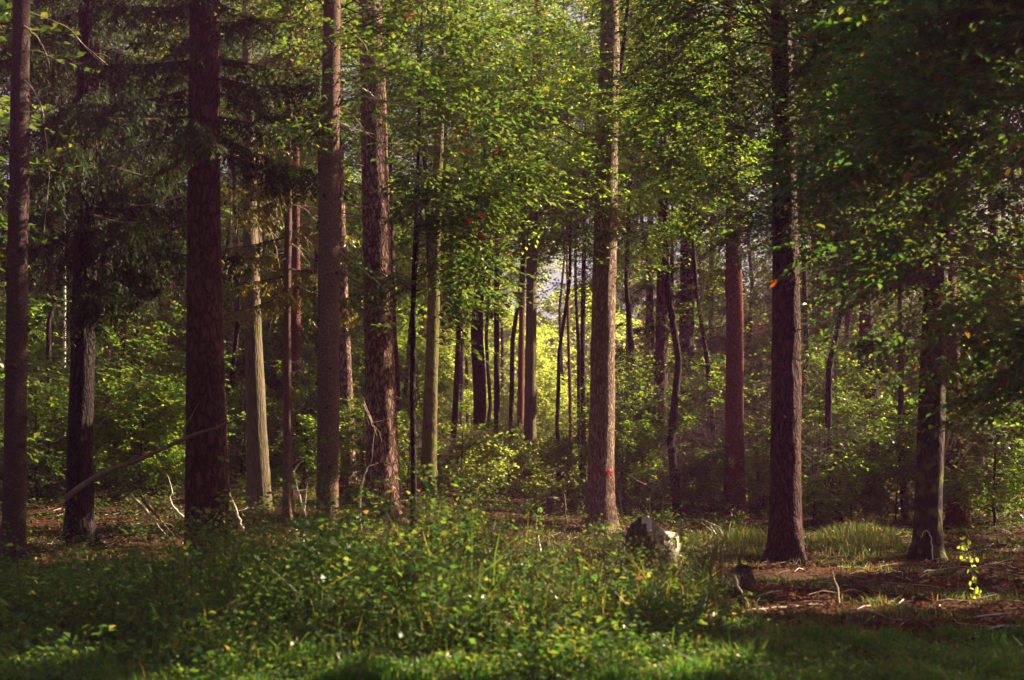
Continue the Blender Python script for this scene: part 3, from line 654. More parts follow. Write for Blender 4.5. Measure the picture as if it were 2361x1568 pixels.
# left background trunks
BGT = [
    ('spruce_tree', 'thin reddish trunk in the shade right of the left edge spruce', [(112, 1130, 16), (114, 900, 15), (116, 650, 14)], 36, PINE_RED),
    ('birch_tree', 'very thin white sunlit trunk between the left edge spruce and the dark drooping spruce', [(146, 1150, 9), (147, 950, 8), (149, 700, 7), (150, 500, 6)], 40, PALEWOOD),
    ('pine_tree', 'shaded thin trunk just right of the dark drooping spruce', [(247, 1120, 18), (246, 850, 16), (243, 600, 14)], 40, PINE),
    ('pine_tree', 'blurred brown trunk half hidden by leaves, left of the thickest dark pine', [(290, 1060, 24), (289, 850, 22), (288, 600, 18)], 52, PINE),
    ('pine_tree', 'slim reddish pine right beside the left flank of the thickest dark pine', [(392, 1080, 14), (392, 850, 13), (390, 500, 13), (388, 200, 11), (380, 60, 8)], 46, PINE_RED),
    ('birch_tree', 'very thin pale stem catching sun, left of the thickest dark pine', [(406, 1075, 7), (405, 950, 6), (402, 800, 5)], 44, PALEWOOD),
    ('birch_tree', 'very thin pale stem between the thickest dark pine and the smooth pale beech', [(537, 1110, 7), (536, 900, 6), (535, 700, 6), (533, 500, 5)], 42, DEADWOOD),
    ('spruce_tree', 'shadowy thin trunk behind the gap between the pale beech and the slender grey pole', [(640, 1090, 14), (638, 800, 13), (636, 500, 10)], 50, DARKBARK),
    ('broadleaf_tree', 'hair-thin dark stem in the bright leaves right of the moss-gold trunk', [(1054, 1000, 8), (1056, 850, 8), (1058, 700, 7)], 60, DARKBARK),
    ('broadleaf_tree', 'second thin stem in the brightest leaves, left of the dark crooked trunk', [(1078, 1000, 8), (1076, 800, 8), (1082, 600, 7)], 64, DARKBARK),
    ('broadleaf_tree', 'thin dark stem between the long leaning trunk and the very thin dark trunk', [(1316, 1040, 9), (1314, 900, 8), (1310, 750, 7)], 56, PINE_RED),
    ('spruce_tree', 'faint dark stem just right of the big ridged pine', [(1445, 1060, 10), (1448, 850, 9), (1450, 650, 8)], 56, DARKBARK),
    ('spruce_tree', 'thin dark stem between the black trunk and the slim red-barked pine', [(1640, 1080, 14), (1640, 800, 12), (1642, 400, 10)], 52, DARKBARK),
    ('broadleaf_tree', 'thin dark stem hugging the right side of the large dark plated pine', [(1880, 1090, 12), (1878, 850, 11), (1876, 500, 9)], 52, DARKBARK),
    ('broadleaf_tree', 'thin brown stem in shade between the large dark plated pine and the crossing pair', [(1935, 1080, 12), (1930, 850, 11), (1924, 500, 9)], 50, PINE_DARK),
    ('broadleaf_tree', 'slim dark trunk between the crossing pair and the mossy root-footed trunk', [(2080, 1100, 16), (2074, 850, 14), (2066, 400, 12)], 48, DARKBARK),
    ('pine_tree', 'dark trunk with a sunlit sliver near its top, by the right edge', [(2300, 1130, 26), (2296, 900, 24), (2288, 400, 22), (2284, 0, 18)], 36, DARKBARK)]
for k, (nm, lab, pts, D0, m) in enumerate(BGT):
    t, P, r, D = tree(nm, lab, pts, D0, 15, m, 70 + k, sides=12, group='thin trunks deeper in the wood')
    if nm == 'spruce_tree': spruce_crown(700 + k, P, 5, 16, 2.1, 50, 1.3, hang=.45).build('crown', [NEEDLE, TWIG], t)
    elif nm == 'broadleaf_tree': broad_crown(700 + k, P, 4, 15, 3.0, 34, lf=.095, per=14).build('crown', [[LIME, BEECH][D0 < 55], TWIG], t)
    elif nm == 'pine_tree': spruce_crown(700 + k, P, 8, 17, 2.2, 34, 1.2).build('crown', [NEEDLE, TWIG], t)
    else: broad_crown(700 + k, P, 5, 9, 1.4, 10, lf=.08).build('crown', [BEECH, TWIG], t)

# ------------------------------------------------------------------ nearer leafy boughs
t, P, r, D = tree('maple_tree', 'slender dark-stemmed maple with big hanging leaves, right of the bright-edged pine',
    [(952, 1270, 15), (953, 1090, 14), (951, 900, 13), (955, 650, 12), (964, 450, 11), (970, 200, 8)], 25, 12, DARKBARK, 90, sides=12)
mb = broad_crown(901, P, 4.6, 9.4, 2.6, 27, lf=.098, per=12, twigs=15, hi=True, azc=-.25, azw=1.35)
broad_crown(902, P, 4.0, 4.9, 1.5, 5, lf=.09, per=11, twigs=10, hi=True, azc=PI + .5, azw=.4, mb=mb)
broad_crown(903, P, 3.6, 5.2, 2.1, 8, lf=.098, per=11, twigs=12, hi=True, azc=-.3, azw=.8, mb=mb); mb.build('crown', [DARKLEAF, TWIG], t)  # darker leaf colour stands in for shade on this sunlit crown
def red_cluster(root, spots, lf, n=9):
    for q, (x, y, D_) in enumerate(spots):
        g_ = R(q + 77); c = at(x, y, D_); s = lf * 1.2; m = MB()
        leaves(m, c + g_.normal(0, 1, (n, 3)) * [s, s * .6, s * .6], g_.normal(0, 1, (n, 3)) - [0, 0, .5], g_.normal(0, .5, (n, 3)) + [0, -.4, 1], lf * g_.uniform(.7, 1.1, n), lf * .7, 0, True)
        tube(m, [c - [0, 0, .02], c + [.1, .1, .35]], [.003, .003], 3, 1)
        m.build('red_leaf_cluster', [REDLEAF, TWIG], root)
red_cluster(t, [(1073, 318, 23.2), (1092, 510, 23.2), (1096, 550, 23.2)], .11, 12); red_cluster(t, [(1347, 384, 28), (1150, 358, 23)], .09, 5)
t, P, r, D = tree('beech_tree', 'overhanging beech behind the brown knotty spruce, dark boughs crossing its top',
    [(758, 1330, 24), (760, 900, 22), (763, 500, 20), (768, 200, 18), (775, 0, 15)], 18.9, 11, DARKBARK, 91, sides=12)
mb = broad_crown(911, P, 7.4, 9.4, 3.2, 26, lf=.062, per=20, twigs=18, rise=.03)
broad_crown(912, P, 6.2, 7.6, 3.4, 8, lf=.062, per=20, twigs=24, rise=-.1, azc=-.4, azw=1.3, mb=mb)
mb.build('crown', [DARKLEAF, TWIG], t); red_cluster(t, [(958, 25, 16.6)], .07, 10)
t, P, r, D = tree('beech_tree', 'leafy beech with spreading thin limbs screening the upper part of the ridged pine',
    [(1386, 1200, 30), (1388, 900, 28), (1396, 600, 24), (1410, 300, 16), (1440, 100, 12)], 28.9, 14, DARKBARK, 92, sides=12)
mb = broad_crown(921, P, 5.4, 9.6, 3.6, 66, lf=.072, per=18, twigs=18, azc=-PI / 2, azw=2.0)
broad_crown(922, P, 8.6, 14, 3.6, 50, lf=.078, per=18, twigs=18, mb=mb)
mb.build('crown', [BEECH, TWIG], t)
t, P, r, D = tree('beech_tree', 'dense dark-leaved beech close behind the dark plated pine',
    [(1811, 1270, 34), (1811, 900, 30), (1808, 500, 20), (1790, 200, 13)], 23.3, 12, DARKBARK, 93, sides=12)
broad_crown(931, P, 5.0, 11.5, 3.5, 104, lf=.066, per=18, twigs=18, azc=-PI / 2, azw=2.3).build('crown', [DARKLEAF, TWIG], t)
t, P, r, D = tree('beech_tree', 'near beech at the right edge whose long boughs carry yellow and orange turning leaves',
    [(2490, 1560, 80), (2480, 1000, 70), (2470, 500, 60), (2450, 0, 50)], 14, 10, DARKBARK, 94, sides=24)
mb = broad_crown(941, P, 2.4, 7.0, 2.8, 80, lf=.075, per=15, twigs=20, rise=-.02, hi=True, azc=PI, azw=1.3)
mb.build('crown', [AUTUMN, TWIG], t)
t, P, r, D = tree('beech_tree', 'beech with drooping dark boughs close behind the mossy root-footed trunk',
    [(2142, 1290, 30), (2146, 900, 28), (2160, 500, 22), (2180, 100, 16)], 23.4, 11, DARKBARK, 95, sides=14)
broad_crown(951, P, 3.3, 10.4, 3.6, 120, azc=-PI / 2, azw=2.3, lf=.07, per=18, twigs=20, rise=-.02).build('crown', [AUTUMN, TWIG], t)
T95 = t
t, P, r, D = tree('beech_tree', 'dark beech beyond the right edge, boughs drooping before the mossy root-footed trunk',
    [(2440, 1450, 50), (2435, 1000, 44), (2425, 500, 36), (2410, 100, 28)], 17.5, 10.5, DARKBARK, 96, sides=18)
broad_crown(961, P, 2.2, 8.6, 3.0, 74, lf=.06, per=18, twigs=20, rise=-.03, azc=PI, azw=1.2).build('crown', [DARKLEAF, TWIG], t)
t = T95
red_cluster(t, [(1865, 508, 18.5), (1885, 500, 18.5), (1905, 492, 18.5), (1920, 468, 18.6), (1895, 470, 18.6), (1818, 305, 18.7)], .05, 9)

# ------------------------------------------------------------------ young beeches and shrubs under the trees, copied from a few sources
OPT.update(cull=False, gap=False)
def proto_path(h, seed):
    g_ = R(seed); z = np.linspace(0, h, 6); w = g_.normal(0, .05 * h ** .5, (6, 2)).cumsum(0) * .5; w[0] = 0
    return np.column_stack([w, z])
RAW = {}
def young_beech_source(seed, h, rad, nl, mat, lf):
    P = proto_path(h, seed); m = MB(); tube(m, P, np.linspace(.012 + .005 * h, .006, 6), 7)
    tr = m.build('trunk', DARKBARK); cm = broad_crown(seed + 1, P, .12 * h, h * .98, rad, nl, twigs=16, per=16, lf=lf, low=.8, flat=.75 if mat is LIME else .35); cr = cm.build('crown', [mat, TWIG])
    RAW[cr.name] = (cm, mat); return tr, cr
SRC = {k: young_beech_source(*a) for k, a in {
    'a': (1001, 2.6, 1.25, 34, BEECH, .075), 'b': (1011, 4.2, 1.8, 52, BEECH, .08), 'c': (1021, 1.5, 1.0, 22, LIME, .07), 'd': (1031, 3.4, 1.5, 42, BEECH, .078),
    'e': (1041, 7.5, 2.8, 84, LIME, .11), 'f': (1051, 11, 3.8, 120, BEECH, .13),
    'g': (1061, 10, 3.0, 90, BEECH, .085), 'h': (1071, 13, 3.6, 110, DARKLEAF, .095)}.items()}
def place(src, nm, x, y, D, s, label, cat, group, seed, mat=None):
    p = at(x, y, D); g = float(terrain(p[0], D))
    root = empty(nm, (p[0], D, g - .02), label, cat, group)
    root.rotation_euler.z = seed * 1.7; root.scale = (s, s, s)
    for o, n_ in zip(SRC[src], ('trunk', 'crown')):
        if n_ == 'crown' and D < 60:                       # standing among the front trees: leaves kept out of the sun flecks
            cm, mt = RAW[o.name]; v = np.concatenate(cm.v); f = np.concatenate(cm.f[4]); ms = np.concatenate(cm.m[4]); a = seed * 1.7
            cen = v[f].mean(1) * s; wc = np.stack([cen[:, 0] * math.cos(a) - cen[:, 1] * math.sin(a) + p[0], cen[:, 0] * math.sin(a) + cen[:, 1] * math.cos(a) + D, cen[:, 2] + g], 1)
            kk = keep(wc) | (ms == 1); nm_ = MB(); nm_.v = [v]; nm_.n = len(v); nm_.f[4] = [f[kk]]; nm_.m[4] = [ms[kk]]
            c = nm_.build('crown', [mt, TWIG]); c.parent = root; c.location = (0, 0, 0); continue
        c = o.copy(); C.objects.link(c); c.name = n_; c.parent = root; c.location = (0, 0, 0)
        if mat and n_ == 'crown': c.data = RECOL.setdefault((src, mat.name), o.data.copy()); c.data.materials[0] = mat
    return root
RECOL = {}
YB = [  # source, x, D, scale, where
    ('b', 275, 33, 1.0, 'right of the dark drooping spruce'), ('a', 330, 31, 1.0, 'low in the gap left of the thickest dark pine'), ('b', 385, 38, 1.1, 'touching the left side of the thickest dark pine'),
    ('d', 240, 44, 1.3, 'deep in the left gap behind the dark drooping spruce'), ('a', 90, 30, 1.0, 'low between the left edge spruce and the dark drooping spruce'), ('d', 20, 36, 1.2, 'at the left picture edge behind the knotted spruce'),
    ('b', 545, 40, 1.2, 'between the thickest dark pine and the pale beech'), ('d', 640, 42, 1.2, 'behind the slender grey pole'), ('a', 720, 37, 1.1, 'left of the brown knotty spruce'), ('a', 835, 40, 1.0, 'between the reddish leaning pine and the bright-edged pine'),
    ('b', 950, 48, 1.0, 'behind the bright-edged pine, facing the clearing'), ('c', 1020, 37, 1.0, 'as a dark low bush right of the moss-gold foot'), ('c', 1065, 36, 1.15, 'in the middle, on the edge of the bright clearing'), ('a', 1160, 44, .8, 'left of the long leaning trunk foot'), ('c', 1180, 38, 1.0, 'hugging the long leaning trunk foot'),
    ('a', 1275, 46, .8, 'right of the long leaning trunk, sunlit'), ('c', 1310, 40, 1.1, 'low left of the big ridged pine'), ('d', 1455, 39, 1.1, 'right of the big ridged pine'), ('d', 1520, 37, 1.0, 'before the broad dark trunk'), ('d', 1600, 38, 1.0, 'below the black trunk'),
    ('d', 1645, 39, .95, 'left of the slim red-barked pine foot'), ('b', 1755, 39, 1.0, 'between the slim red-barked pine and the dark plated pine'), ('a', 1750, 37, .8, 'low in the gap left of the dark plated pine'), ('d', 1880, 34, 1.0, 'right of the dark plated pine'), ('b', 1925, 37, 1.0, 'left of the crossing pair'),
    ('a', 1900, 31, .9, 'low behind the grassy patch on the right'), ('b', 2090, 40, 1.1, 'right of the crossing pair'), ('d', 2290, 30, 1.1, 'by the right edge, behind the twiggy ground'), ('b', 2345, 33, 1.2, 'at the right picture edge'), ('b', 1570, 46, 1.3, 'deep between the dark pair'), ('b', 1690, 46, 1.3, 'deep behind the slim red-barked pine'), ('b', 1830, 46, 1.3, 'deep behind the dark plated pine'),
    ('c', 1050, 52, 1.0, 'at the clearing edge, left of the crooked dark trunk'), ('c', 1130, 54, 1.1, 'at the clearing edge, right of the crooked dark trunk'), ('e', 1190, 62, .55, 'in the clearing behind the faint reddish trunk'), ('e', 1265, 60, .6, 'in the brightest part of the clearing'), ('c', 1240, 53, 1.0, 'at the clearing edge, right of the long leaning trunk'), ('e', 1325, 64, .6, 'in the clearing left of the very thin trunk'), ('c', 1320, 55, 1.1, 'at the clearing edge, left of the ridged pine'), ('e', 1090, 66, .6, 'at the far left of the clearing'), ('e', 1420, 68, .6, 'behind the ridged pine'), ('e', 1000, 70, .7, 'behind the moss-gold trunk'),
    ('a', 180, 34, 1.0, 'filling the gap behind the dark drooping spruce foot'), ('a', 300, 36, 1.1, 'filling the left gap, behind the slanting branches'), ('b', 350, 42, 1.2, 'farther back in the left gap'), ('a', 420, 33, .9, 'low against the left flank of the thickest dark pine'), ('a', 560, 35, .9, 'low between the thickest dark pine and the pale beech'), ('a', 700, 35, .9, 'low left of the brown knotty spruce'),
    ('b', 700, 44, 1.1, 'farther back left of the brown knotty spruce'), ('a', 840, 34, .8, 'close left of the bright-edged pine'), ('a', 940, 36, .8, 'close right of the bright-edged pine'), ('a', 1110, 40, .7, 'low before the crooked dark trunk'), ('a', 1440, 35, .9, 'low right of the ridged pine'), ('b', 1480, 42, 1.1, 'farther back right of the ridged pine'), ('a', 1560, 34, .9, 'low before the black trunk'), ('b', 1630, 42, 1.1, 'farther back left of the slim red-barked pine'),
    ('a', 1640, 34, .8, 'low left of the slim red-barked pine'), ('d', 1760, 42, 1.1, 'farther back between the two right-hand pines'), ('a', 1870, 30, .9, 'low right of the dark plated pine'), ('a', 1960, 33, .9, 'low before the crossing pair'), ('b', 1870, 42, 1.2, 'farther back right of the dark plated pine'), ('a', 2060, 32, .9, 'low right of the crossing pair'), ('b', 2030, 45, 1.2, 'farther back behind the crossing pair'), ('a', 2230, 33, 1.0, 'low behind the dark red-barked pine'), ('b', 2240, 40, 1.2, 'farther back near the right edge'),
    ('b', 2160, 44, 1.3, 'deep behind the mossy root-footed trunk'), ('b', 450, 47, 1.3, 'deep behind the thickest dark pine')]
for k, (s, x, D0, sc, where) in enumerate(YB):
    place(s, 'young_beech', x, 1000, D0, sc, {'a': 'small', 'b': 'tall', 'c': 'low bushy', 'd': 'dark', 'e': 'sunlit yellow-green'}[s] + ' young beech ' + where, 'young tree', 'young beeches growing under the trees', k)
# middle layer of leafy trees behind the front trunks
# (kind, pixel column, distance, first leaves, height, radius, leaf size)
MT = [('h', 120, 34, 6.5, 15, 3.4), ('h', 330, 36, 6, 15, 3.2), ('h', 560, 38, 7, 16, 3.2), ('g', 700, 40, 7.5, 17, 3.2), ('g', 990, 38, 9, 17, 3.4), ('g', 1560, 34, 7.5, 15, 3.4), ('h', 1700, 35, 7, 15, 3.2), ('h', 1930, 32, 6, 14, 3.4), ('h', 2080, 33, 5.5, 14, 3.4), ('h', 1840, 52, 8, 22, 4), ('h', 2010, 54, 8, 22, 4), ('h', 2180, 50, 8, 21, 4), ('h', 2330, 50, 7, 21, 4), ('g', 1560, 56, 10, 22, 4), ('e', 1300, 62, 4, 20, 3.6), ('e', 1170, 66, 4, 21, 3.6), ('g', 1540, 50, 3, 19, 3.6), ('e', 1450, 60, 3, 20, 3.6), ('g', 1655, 54, 3, 20, 3.6), ('e', 1060, 60, 6, 20, 3.4), ('h', -60, 42, 2.5, 17, 3.4), ('h', 70, 46, 2, 19, 3.6), ('h', 200, 50, 2, 20, 4), ('g', 320, 43, 1.5, 17, 3.4), ('h', 430, 52, 3, 18, 4), ('g', 520, 46, 2.5, 17, 3.2), ('h', 640, 54, 2, 19, 3.6), ('h', 745, 50, 2, 19, 3.4), ('g', 850, 44, 4, 17, 3.2),
      ('g', 930, 50, 5, 19, 3.4), ('g', 1040, 44, 7.5, 17, 3.4), ('e', 1110, 50, 8, 19, 3.6), ('g', 1180, 45, 8, 18, 3.4), ('g', 1290, 42, 7, 17, 3.4), ('e', 1340, 52, 8, 20, 3.8), ('g', 1460, 41, 6, 17, 3.4), ('g', 1490, 48, 7, 19, 3.6),
      ('h', 1610, 44, 6, 18, 3.4), ('g', 1660, 39, 2.5, 16, 3.2), ('h', 1730, 50, 1.5, 20, 3.8), ('g', 1850, 38, 2.5, 16, 3.2), ('h', 1900, 47, 1.5, 19, 3.6), ('g', 1960, 43, 2, 18, 3.4), ('h', 2080, 45, 2, 18, 3.6), ('h', 2170, 38, 2, 16, 3.4), ('h', 2290, 42, 1.5, 17, 3.6), ('g', 2370, 34, 1.5, 15, 3.2)]
MIDDLE = 1
# trees deeper in the wood and beyond the clearing
FT = [(-19, 62, 'f'), (-14, 68, 'f'), (-10, 60, 'f'), (-7, 66, 'f'), (-16, 74, 'f'), (-4.8, 78, 'f'), (-12, 80, 'f'), 
      (.5, 77, 'e'), (3.6, 84, 'e'), (-6.5, 90, 'f'), (9, 104, 'f'), (14, 108, 'f'), (20, 100, 'f'), (26, 104, 'f'), (31, 96, 'f'), (-8, 96, 'f'), (-14, 98, 'f'), (-20, 92, 'f'), (-27, 96, 'f'), (-8, 112, 'f'), (36, 104, 'f'), (-33, 100, 'f')]
POS = ['far left', 'left', 'left middle', 'middle', 'right middle', 'right', 'far right']
OFT = ['first', 'second', 'third', 'fourth', 'fifth', 'sixth', 'seventh', 'eighth', 'ninth', 'tenth', 'eleventh', 'twelfth', 'thirteenth', 'fourteenth', 'fifteenth', 'sixteenth', 'seventeenth', 'eighteenth', 'nineteenth', 'twentieth', 'twenty-first', 'twenty-second', 'twenty-third', 'twenty-fourth', 'twenty-fifth', 'twenty-sixth', 'twenty-seventh', 'twenty-eighth', 'twenty-ninth', 'thirtieth', 'thirty-first', 'thirty-second', 'thirty-third', 'thirty-fourth', 'thirty-fifth', 'thirty-sixth', 'thirty-seventh', 'thirty-eighth', 'thirty-ninth', 'fortieth', 'forty-first', 'forty-second', 'forty-third', 'forty-fourth', 'forty-fifth', 'forty-sixth', 'forty-seventh', 'forty-eighth', 'forty-ninth', 'fiftieth', 'fifty-first', 'fifty-second']
LM = [(35, 'the left edge spruce'), (190, 'the dark drooping spruce'), (472, 'the thickest dark pine'), (590, 'the smooth pale beech'), (665, 'the slender grey pole'), (760, 'the brown knotty spruce'), (875, 'the bright-edged pine'), (998, 'the moss-gold trunk'), (1105, 'the crooked dark trunk'), (1225, 'the long leaning trunk'), (1390, 'the ridged pine'), (1582, 'the straight black trunk'), (1692, 'the slim red-barked pine'), (1811, 'the dark plated pine'), (2000, 'the crossing pair'), (2145, 'the mossy trunk'), (2330, 'the right picture edge')]
USED = {}
def where(px, pre):
    d, nm_ = min(((abs(px - a), b) for a, b in LM)); a = [q for q, b in LM if b == nm_][0]
    side = 'straight behind ' if d < 18 else 'behind and left of ' if px < a else 'behind and right of '
    t_ = pre + ' ' + side + nm_; k_ = USED.get(t_, 0); USED[t_] = k_ + 1
    return t_ + ['', ', the second one', ', the third one', ', the fourth one'][k_]
OPT.update(cull=True, gap=True); NL = 0
for k, (s, px, D0, z0, h, rad) in enumerate(sorted(MT, key=lambda q: q[1])):
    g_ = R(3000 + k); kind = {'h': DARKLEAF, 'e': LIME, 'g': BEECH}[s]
    lab = where(px, {'h': 'dark', 'e': 'yellow-green', 'g': 'green'}[s] + (' tall leafy tree' if D0 < 42 else ' leafy tree farther back') + ',')
    x = (px - CX) / F * D0; g = float(terrain(x, D0)); zz = np.linspace(0, h, 9); w = g_.normal(0, .16, (9, 2)).cumsum(0); w -= w[0]
    P = np.column_stack([x + w[:, 0], D0 + w[:, 1], g + zz]); root = empty('broadleaf_tree', (x, D0, g), lab, 'tree', 'leafy trees behind the front trunks')
    m_ = MB(); tube(m_, np.vstack([P[0] - [0, 0, .2], P]), np.concatenate([[.11], np.linspace(.10, .015, 9)]) * g_.uniform(.7, 1.1), 9); m_.build('trunk', DARKBARK, root)
    broad_crown(3100 + k, P, g + z0, g + h, rad, int(5.2 * (h - z0)), twigs=17, per=14, lf=.082, low=.7, flat=.38).build('crown', [kind, TWIG], root)
OPT.update(cull=False, gap=False)
FT.sort(key=lambda q: q[0] / q[1]); cnt = {}
for k, (x, y, s) in enumerate(FT):
    px = CX + x / y * F
    g = float(terrain(x, y))
    row = 'beyond the bright clearing' if y > 80 else 'deep in the wood'; cnt[row] = cnt.get(row, 0) + 1
    lab = where(px, ('pale sunlit' if s == 'e' else 'distant') + (' tree beyond the clearing,' if y > 79 else ' leafy tree deep in the wood,'))
    root = place(s, 'broadleaf_tree', px, 1000, y, 1.15 if y < 80 else 1.5, lab, 'tree', 'leafy trees deep in the wood', k + 3)
for a, b in SRC.values():
    for o in (a, b): bpy.data.objects.remove(o)
OPT.update(cull=True, gap=True)
print('tree layer done')

# unseen trees added outside the frame so their crowns shade the foreground
OPT.update(cull=False, gap=True)
for k, (x, y, h, rad, z0) in enumerate([(6.6, 13.5, 11, 3.2, 3.6), (10.5, 18.5, 14, 3.8, 4.5), (14.5, 15, 14, 4, 4.5), (15, 23, 16, 4, 4), (19, 28, 17, 4, 4), (-10.5, 17, 12, 3.2, 4.0), (21, 19, 17, 4.2, 5), (-9.6, 21, 14, 3.0, 2.5), (-11.5, 27, 15, 3.2, 2), (13, 27, 14, 3.2, 2), (11, 20.5, 12, 2.6, 2.4), (10.2, 14.2, 13, 3.2, 3)]):
    g = float(terrain(x, y)); zz = np.linspace(0, h, 7); w = R(k).normal(0, .12, (7, 2)).cumsum(0); w -= w[0]; P = np.column_stack([x + w[:, 0], y + w[:, 1], g + zz])
    root = empty('beech_tree', (x, y, g), 'shade beech added outside the frame, ' + ['nearest on the right', 'second on the right', 'third on the right, set back', 'fourth on the right', 'fifth on the right', 'the only one on the left', 'farthest out on the right', 'second on the left', 'third on the left', 'behind the others on the right', 'close to the right edge', 'between the nearest and the third on the right'][k], 'tree', 'shade trees added outside the frame')
    m_ = MB(); tube(m_, P, np.linspace(.2, .02, 7), 14); m_.build('trunk', SMOOTH, root)
    broad_crown(4100 + k, P, g + z0, g + h, rad, 44, twigs=14, per=11, lf=.13, low=.8, flat=.4).build('crown', [DARKLEAF, TWIG], root)
OPT.update(cull=True, gap=True)
OPT.update(cull=False, gap=True)
for k, (x, y, h, rad, z0) in enumerate([(-6.8, 8.5, 9, 2.4, 2.4), (-7.5, 2, 11, 3.4, 2.5), (-5.5, -5, 11, 3.6, 3), (0, -10, 12, 4, 2.5), (6, -6, 12, 3.8, 2.5), (7.0, 1, 11, 3.4, 2.2), (6.4, 7.4, 9, 2.3, 2.2), (-9, 12.5, 13, 3.2, 2.5), (-4.5, -14, 13, 4, 2), (5, -15, 13, 4, 2)]):  # unseen trees added around the camera to block ambient light
    g = float(terrain(x, y)); zz = np.linspace(0, h, 7); w = R(k).normal(0, .12, (7, 2)).cumsum(0); w -= w[0]; P = np.column_stack([x + w[:, 0], y + w[:, 1], g + zz])
    root = empty('beech_tree', (x, y, g), 'shade beech added beside or behind the camera, ' + ['nearest on the left', 'second on the left', 'third on the left', 'straight behind', 'third on the right', 'second on the right', 'nearest on the right', 'farthest forward on the left', 'far behind on the left', 'far behind on the right'][k], 'tree', 'shade trees added outside the frame')
    m_ = MB(); tube(m_, P, np.linspace(.2, .02, 7), 14); m_.build('trunk', SMOOTH, root)
    broad_crown(5100 + k, P, g + z0, g + h, rad, 40, twigs=10, per=6, lf=.20, low=.9, flat=.5).build('crown', [DARKLEAF, TWIG], root)
OPT.update(cull=True, gap=True)
# ------------------------------------------------------------------ small stuff on the ground
def pix_of(X, Y): return CX + X / Y * F
def scatter(n, y0, y1, seed, wpow=1.0, x0=-120, x1=2480):
    g_ = R(seed); Y = y0 + (y1 - y0) * g_.random(n) ** wpow; px = g_.uniform(x0, x1, n); X = (px - CX) / F * Y
    return X, Y, px, g_
def noise2(X, Y, s=1.0, ph=0):
    return .5 + .25 * (np.sin(X * 1.3 * s + ph) * np.cos(Y * 1.1 * s - ph) + np.sin(X * 2.9 * s + Y * 1.7 * s + ph * 2) * .7 + np.sin(Y * 3.7 * s - X * .9 * s) * .5)

# fallen leaves
X, Y, px, g_ = scatter(90000, 11.3, 40, 21, 1.0)
k = (noise2(X, Y, 1.1, 2) > .22); X, Y, px = X[k], Y[k], px[k]
Z = terrain(X, Y) + g_.uniform(.004, .03, len(X)); n = len(X)
mb = MB(); th = g_.uniform(0, 2 * PI, n)
leaves(mb, np.stack([X, Y, Z], 1), np.stack([np.cos(th), np.sin(th), g_.normal(.15, .3, n)], 1), g_.normal(0, .45, (n, 3)) + [0, 0, 1], g_.uniform(.035, .075, n), g_.uniform(.025, .045, n), fold=.15)
tag(mb.build('fallen_leaves', LITTERM, smooth=False), 'carpet of dry brown leaves between the trunks', 'fallen leaves', kind='stuff')
# thin litter twigs
mb = MB(); X, Y, px, g_ = scatter(4200, 13, 38, 22, .9)
for q in range(len(X)):
    a = g_.uniform(0, PI); l = g_.uniform(.1, .5); z = float(terrain(X[q], Y[q])) + .015
    d = np.array([math.cos(a) * l, math.sin(a) * l * .6, 0]); p = np.array([X[q], Y[q], z])
    tube(mb, [p, p + d * .5 + [0, 0, g_.uniform(0, .05)], p + d + [0, 0, g_.uniform(0, .06)]], g_.uniform(.003, .008), 3, int(g_.random() < .3), cap=False)
tag(mb.build('twig_litter', [DEADDARK, PALEWOOD], smooth=False), 'small dry twigs strewn over the brown leaves', 'twigs', kind='stuff')

# undergrowth: stems with leaves, height follows the ground
def shrub_h(px, Y):
    x = px
    h = np.interp(x, [-150, 0, 250, 400, 500, 620, 750, 880, 1030, 1110, 1200, 1300, 1400, 1500, 1600, 1700, 1800, 2500], [.66, .60, .58, .72, 1.08, .80, 1.15, .84, 1.36, 1.25, .90, .82, .72, .74, .50, .14, .05, .05])
    e = np.interp(Y, [10, 10.6, 11.4, 12.5, 14.5, 17, 18.5, 20], [.18, .30, .55, .85, 1.05, .85, .50, .15])
    return h * e
def plants(n, seed, y0, y1, hf, per, lf, mat_slot, mb, dens=None, wr=.6, wood=1, splay=.35):
    X, Y, px, g_ = scatter(n, y0, y1, seed)
    H = hf(px, Y) * np.where(g_.random(n) < .12, g_.uniform(1.1, 1.6, n), g_.uniform(.35, 1.1, n)) * (.35 + 1.15 * noise2(X, Y, 2.2, seed))
    ok = H > .10
    if dens is not None: ok &= g_.random(n) < dens(px, Y)
    X, Y, H = X[ok], Y[ok], H[ok]; acc = [[], [], [], []]
    for x, y, h in zip(X, Y, H):
        a = g_.uniform(0, 2 * PI); sp = g_.uniform(.05, splay) * (h + .1); z = float(terrain(x, y))
        m = max(4, int(per * (h + .15))); w = np.sort(g_.uniform(.12, 1, m))
        arch = g_.uniform(.0, .35)
        S = lambda w: np.stack([x + math.cos(a) * sp * w ** 1.5 * 1.6, y + math.sin(a) * sp * w ** 1.5 * 1.6, z + h * (w - arch * w ** 3)], -1)
        Q = S(w); th = np.arange(m) * 2.4 + g_.normal(0, .5, m)
        r_ = g_.uniform(0, .12, m)
        Q = Q + np.stack([np.cos(th) * r_, np.sin(th) * r_, 0 * r_], 1)
        acc[0].append(Q); acc[1].append(np.stack([np.cos(th), np.sin(th), g_.normal(-.1, .35, m)], 1))
        acc[2].append(g_.normal(0, .4, (m, 3)) + [0, 0, 1]); acc[3].append(lf * g_.uniform(.55, 1.3, m))
        if wood is not None: tube(mb, S(np.array([0, .35, .7, 1.0])), [.005, .004, .003, .002], 3, wood, cap=False)
    P, d, nn, L = [np.concatenate(a_) for a_ in acc]
    leaves(mb, P, d, nn, L, L * wr, mat_slot); return len(P)
clump = lambda px, Y: (noise2((px - CX) / F * Y * 1.4 + 3, Y * 1.4, 1.0, 4) > .38) * 1.0
mb = MB()
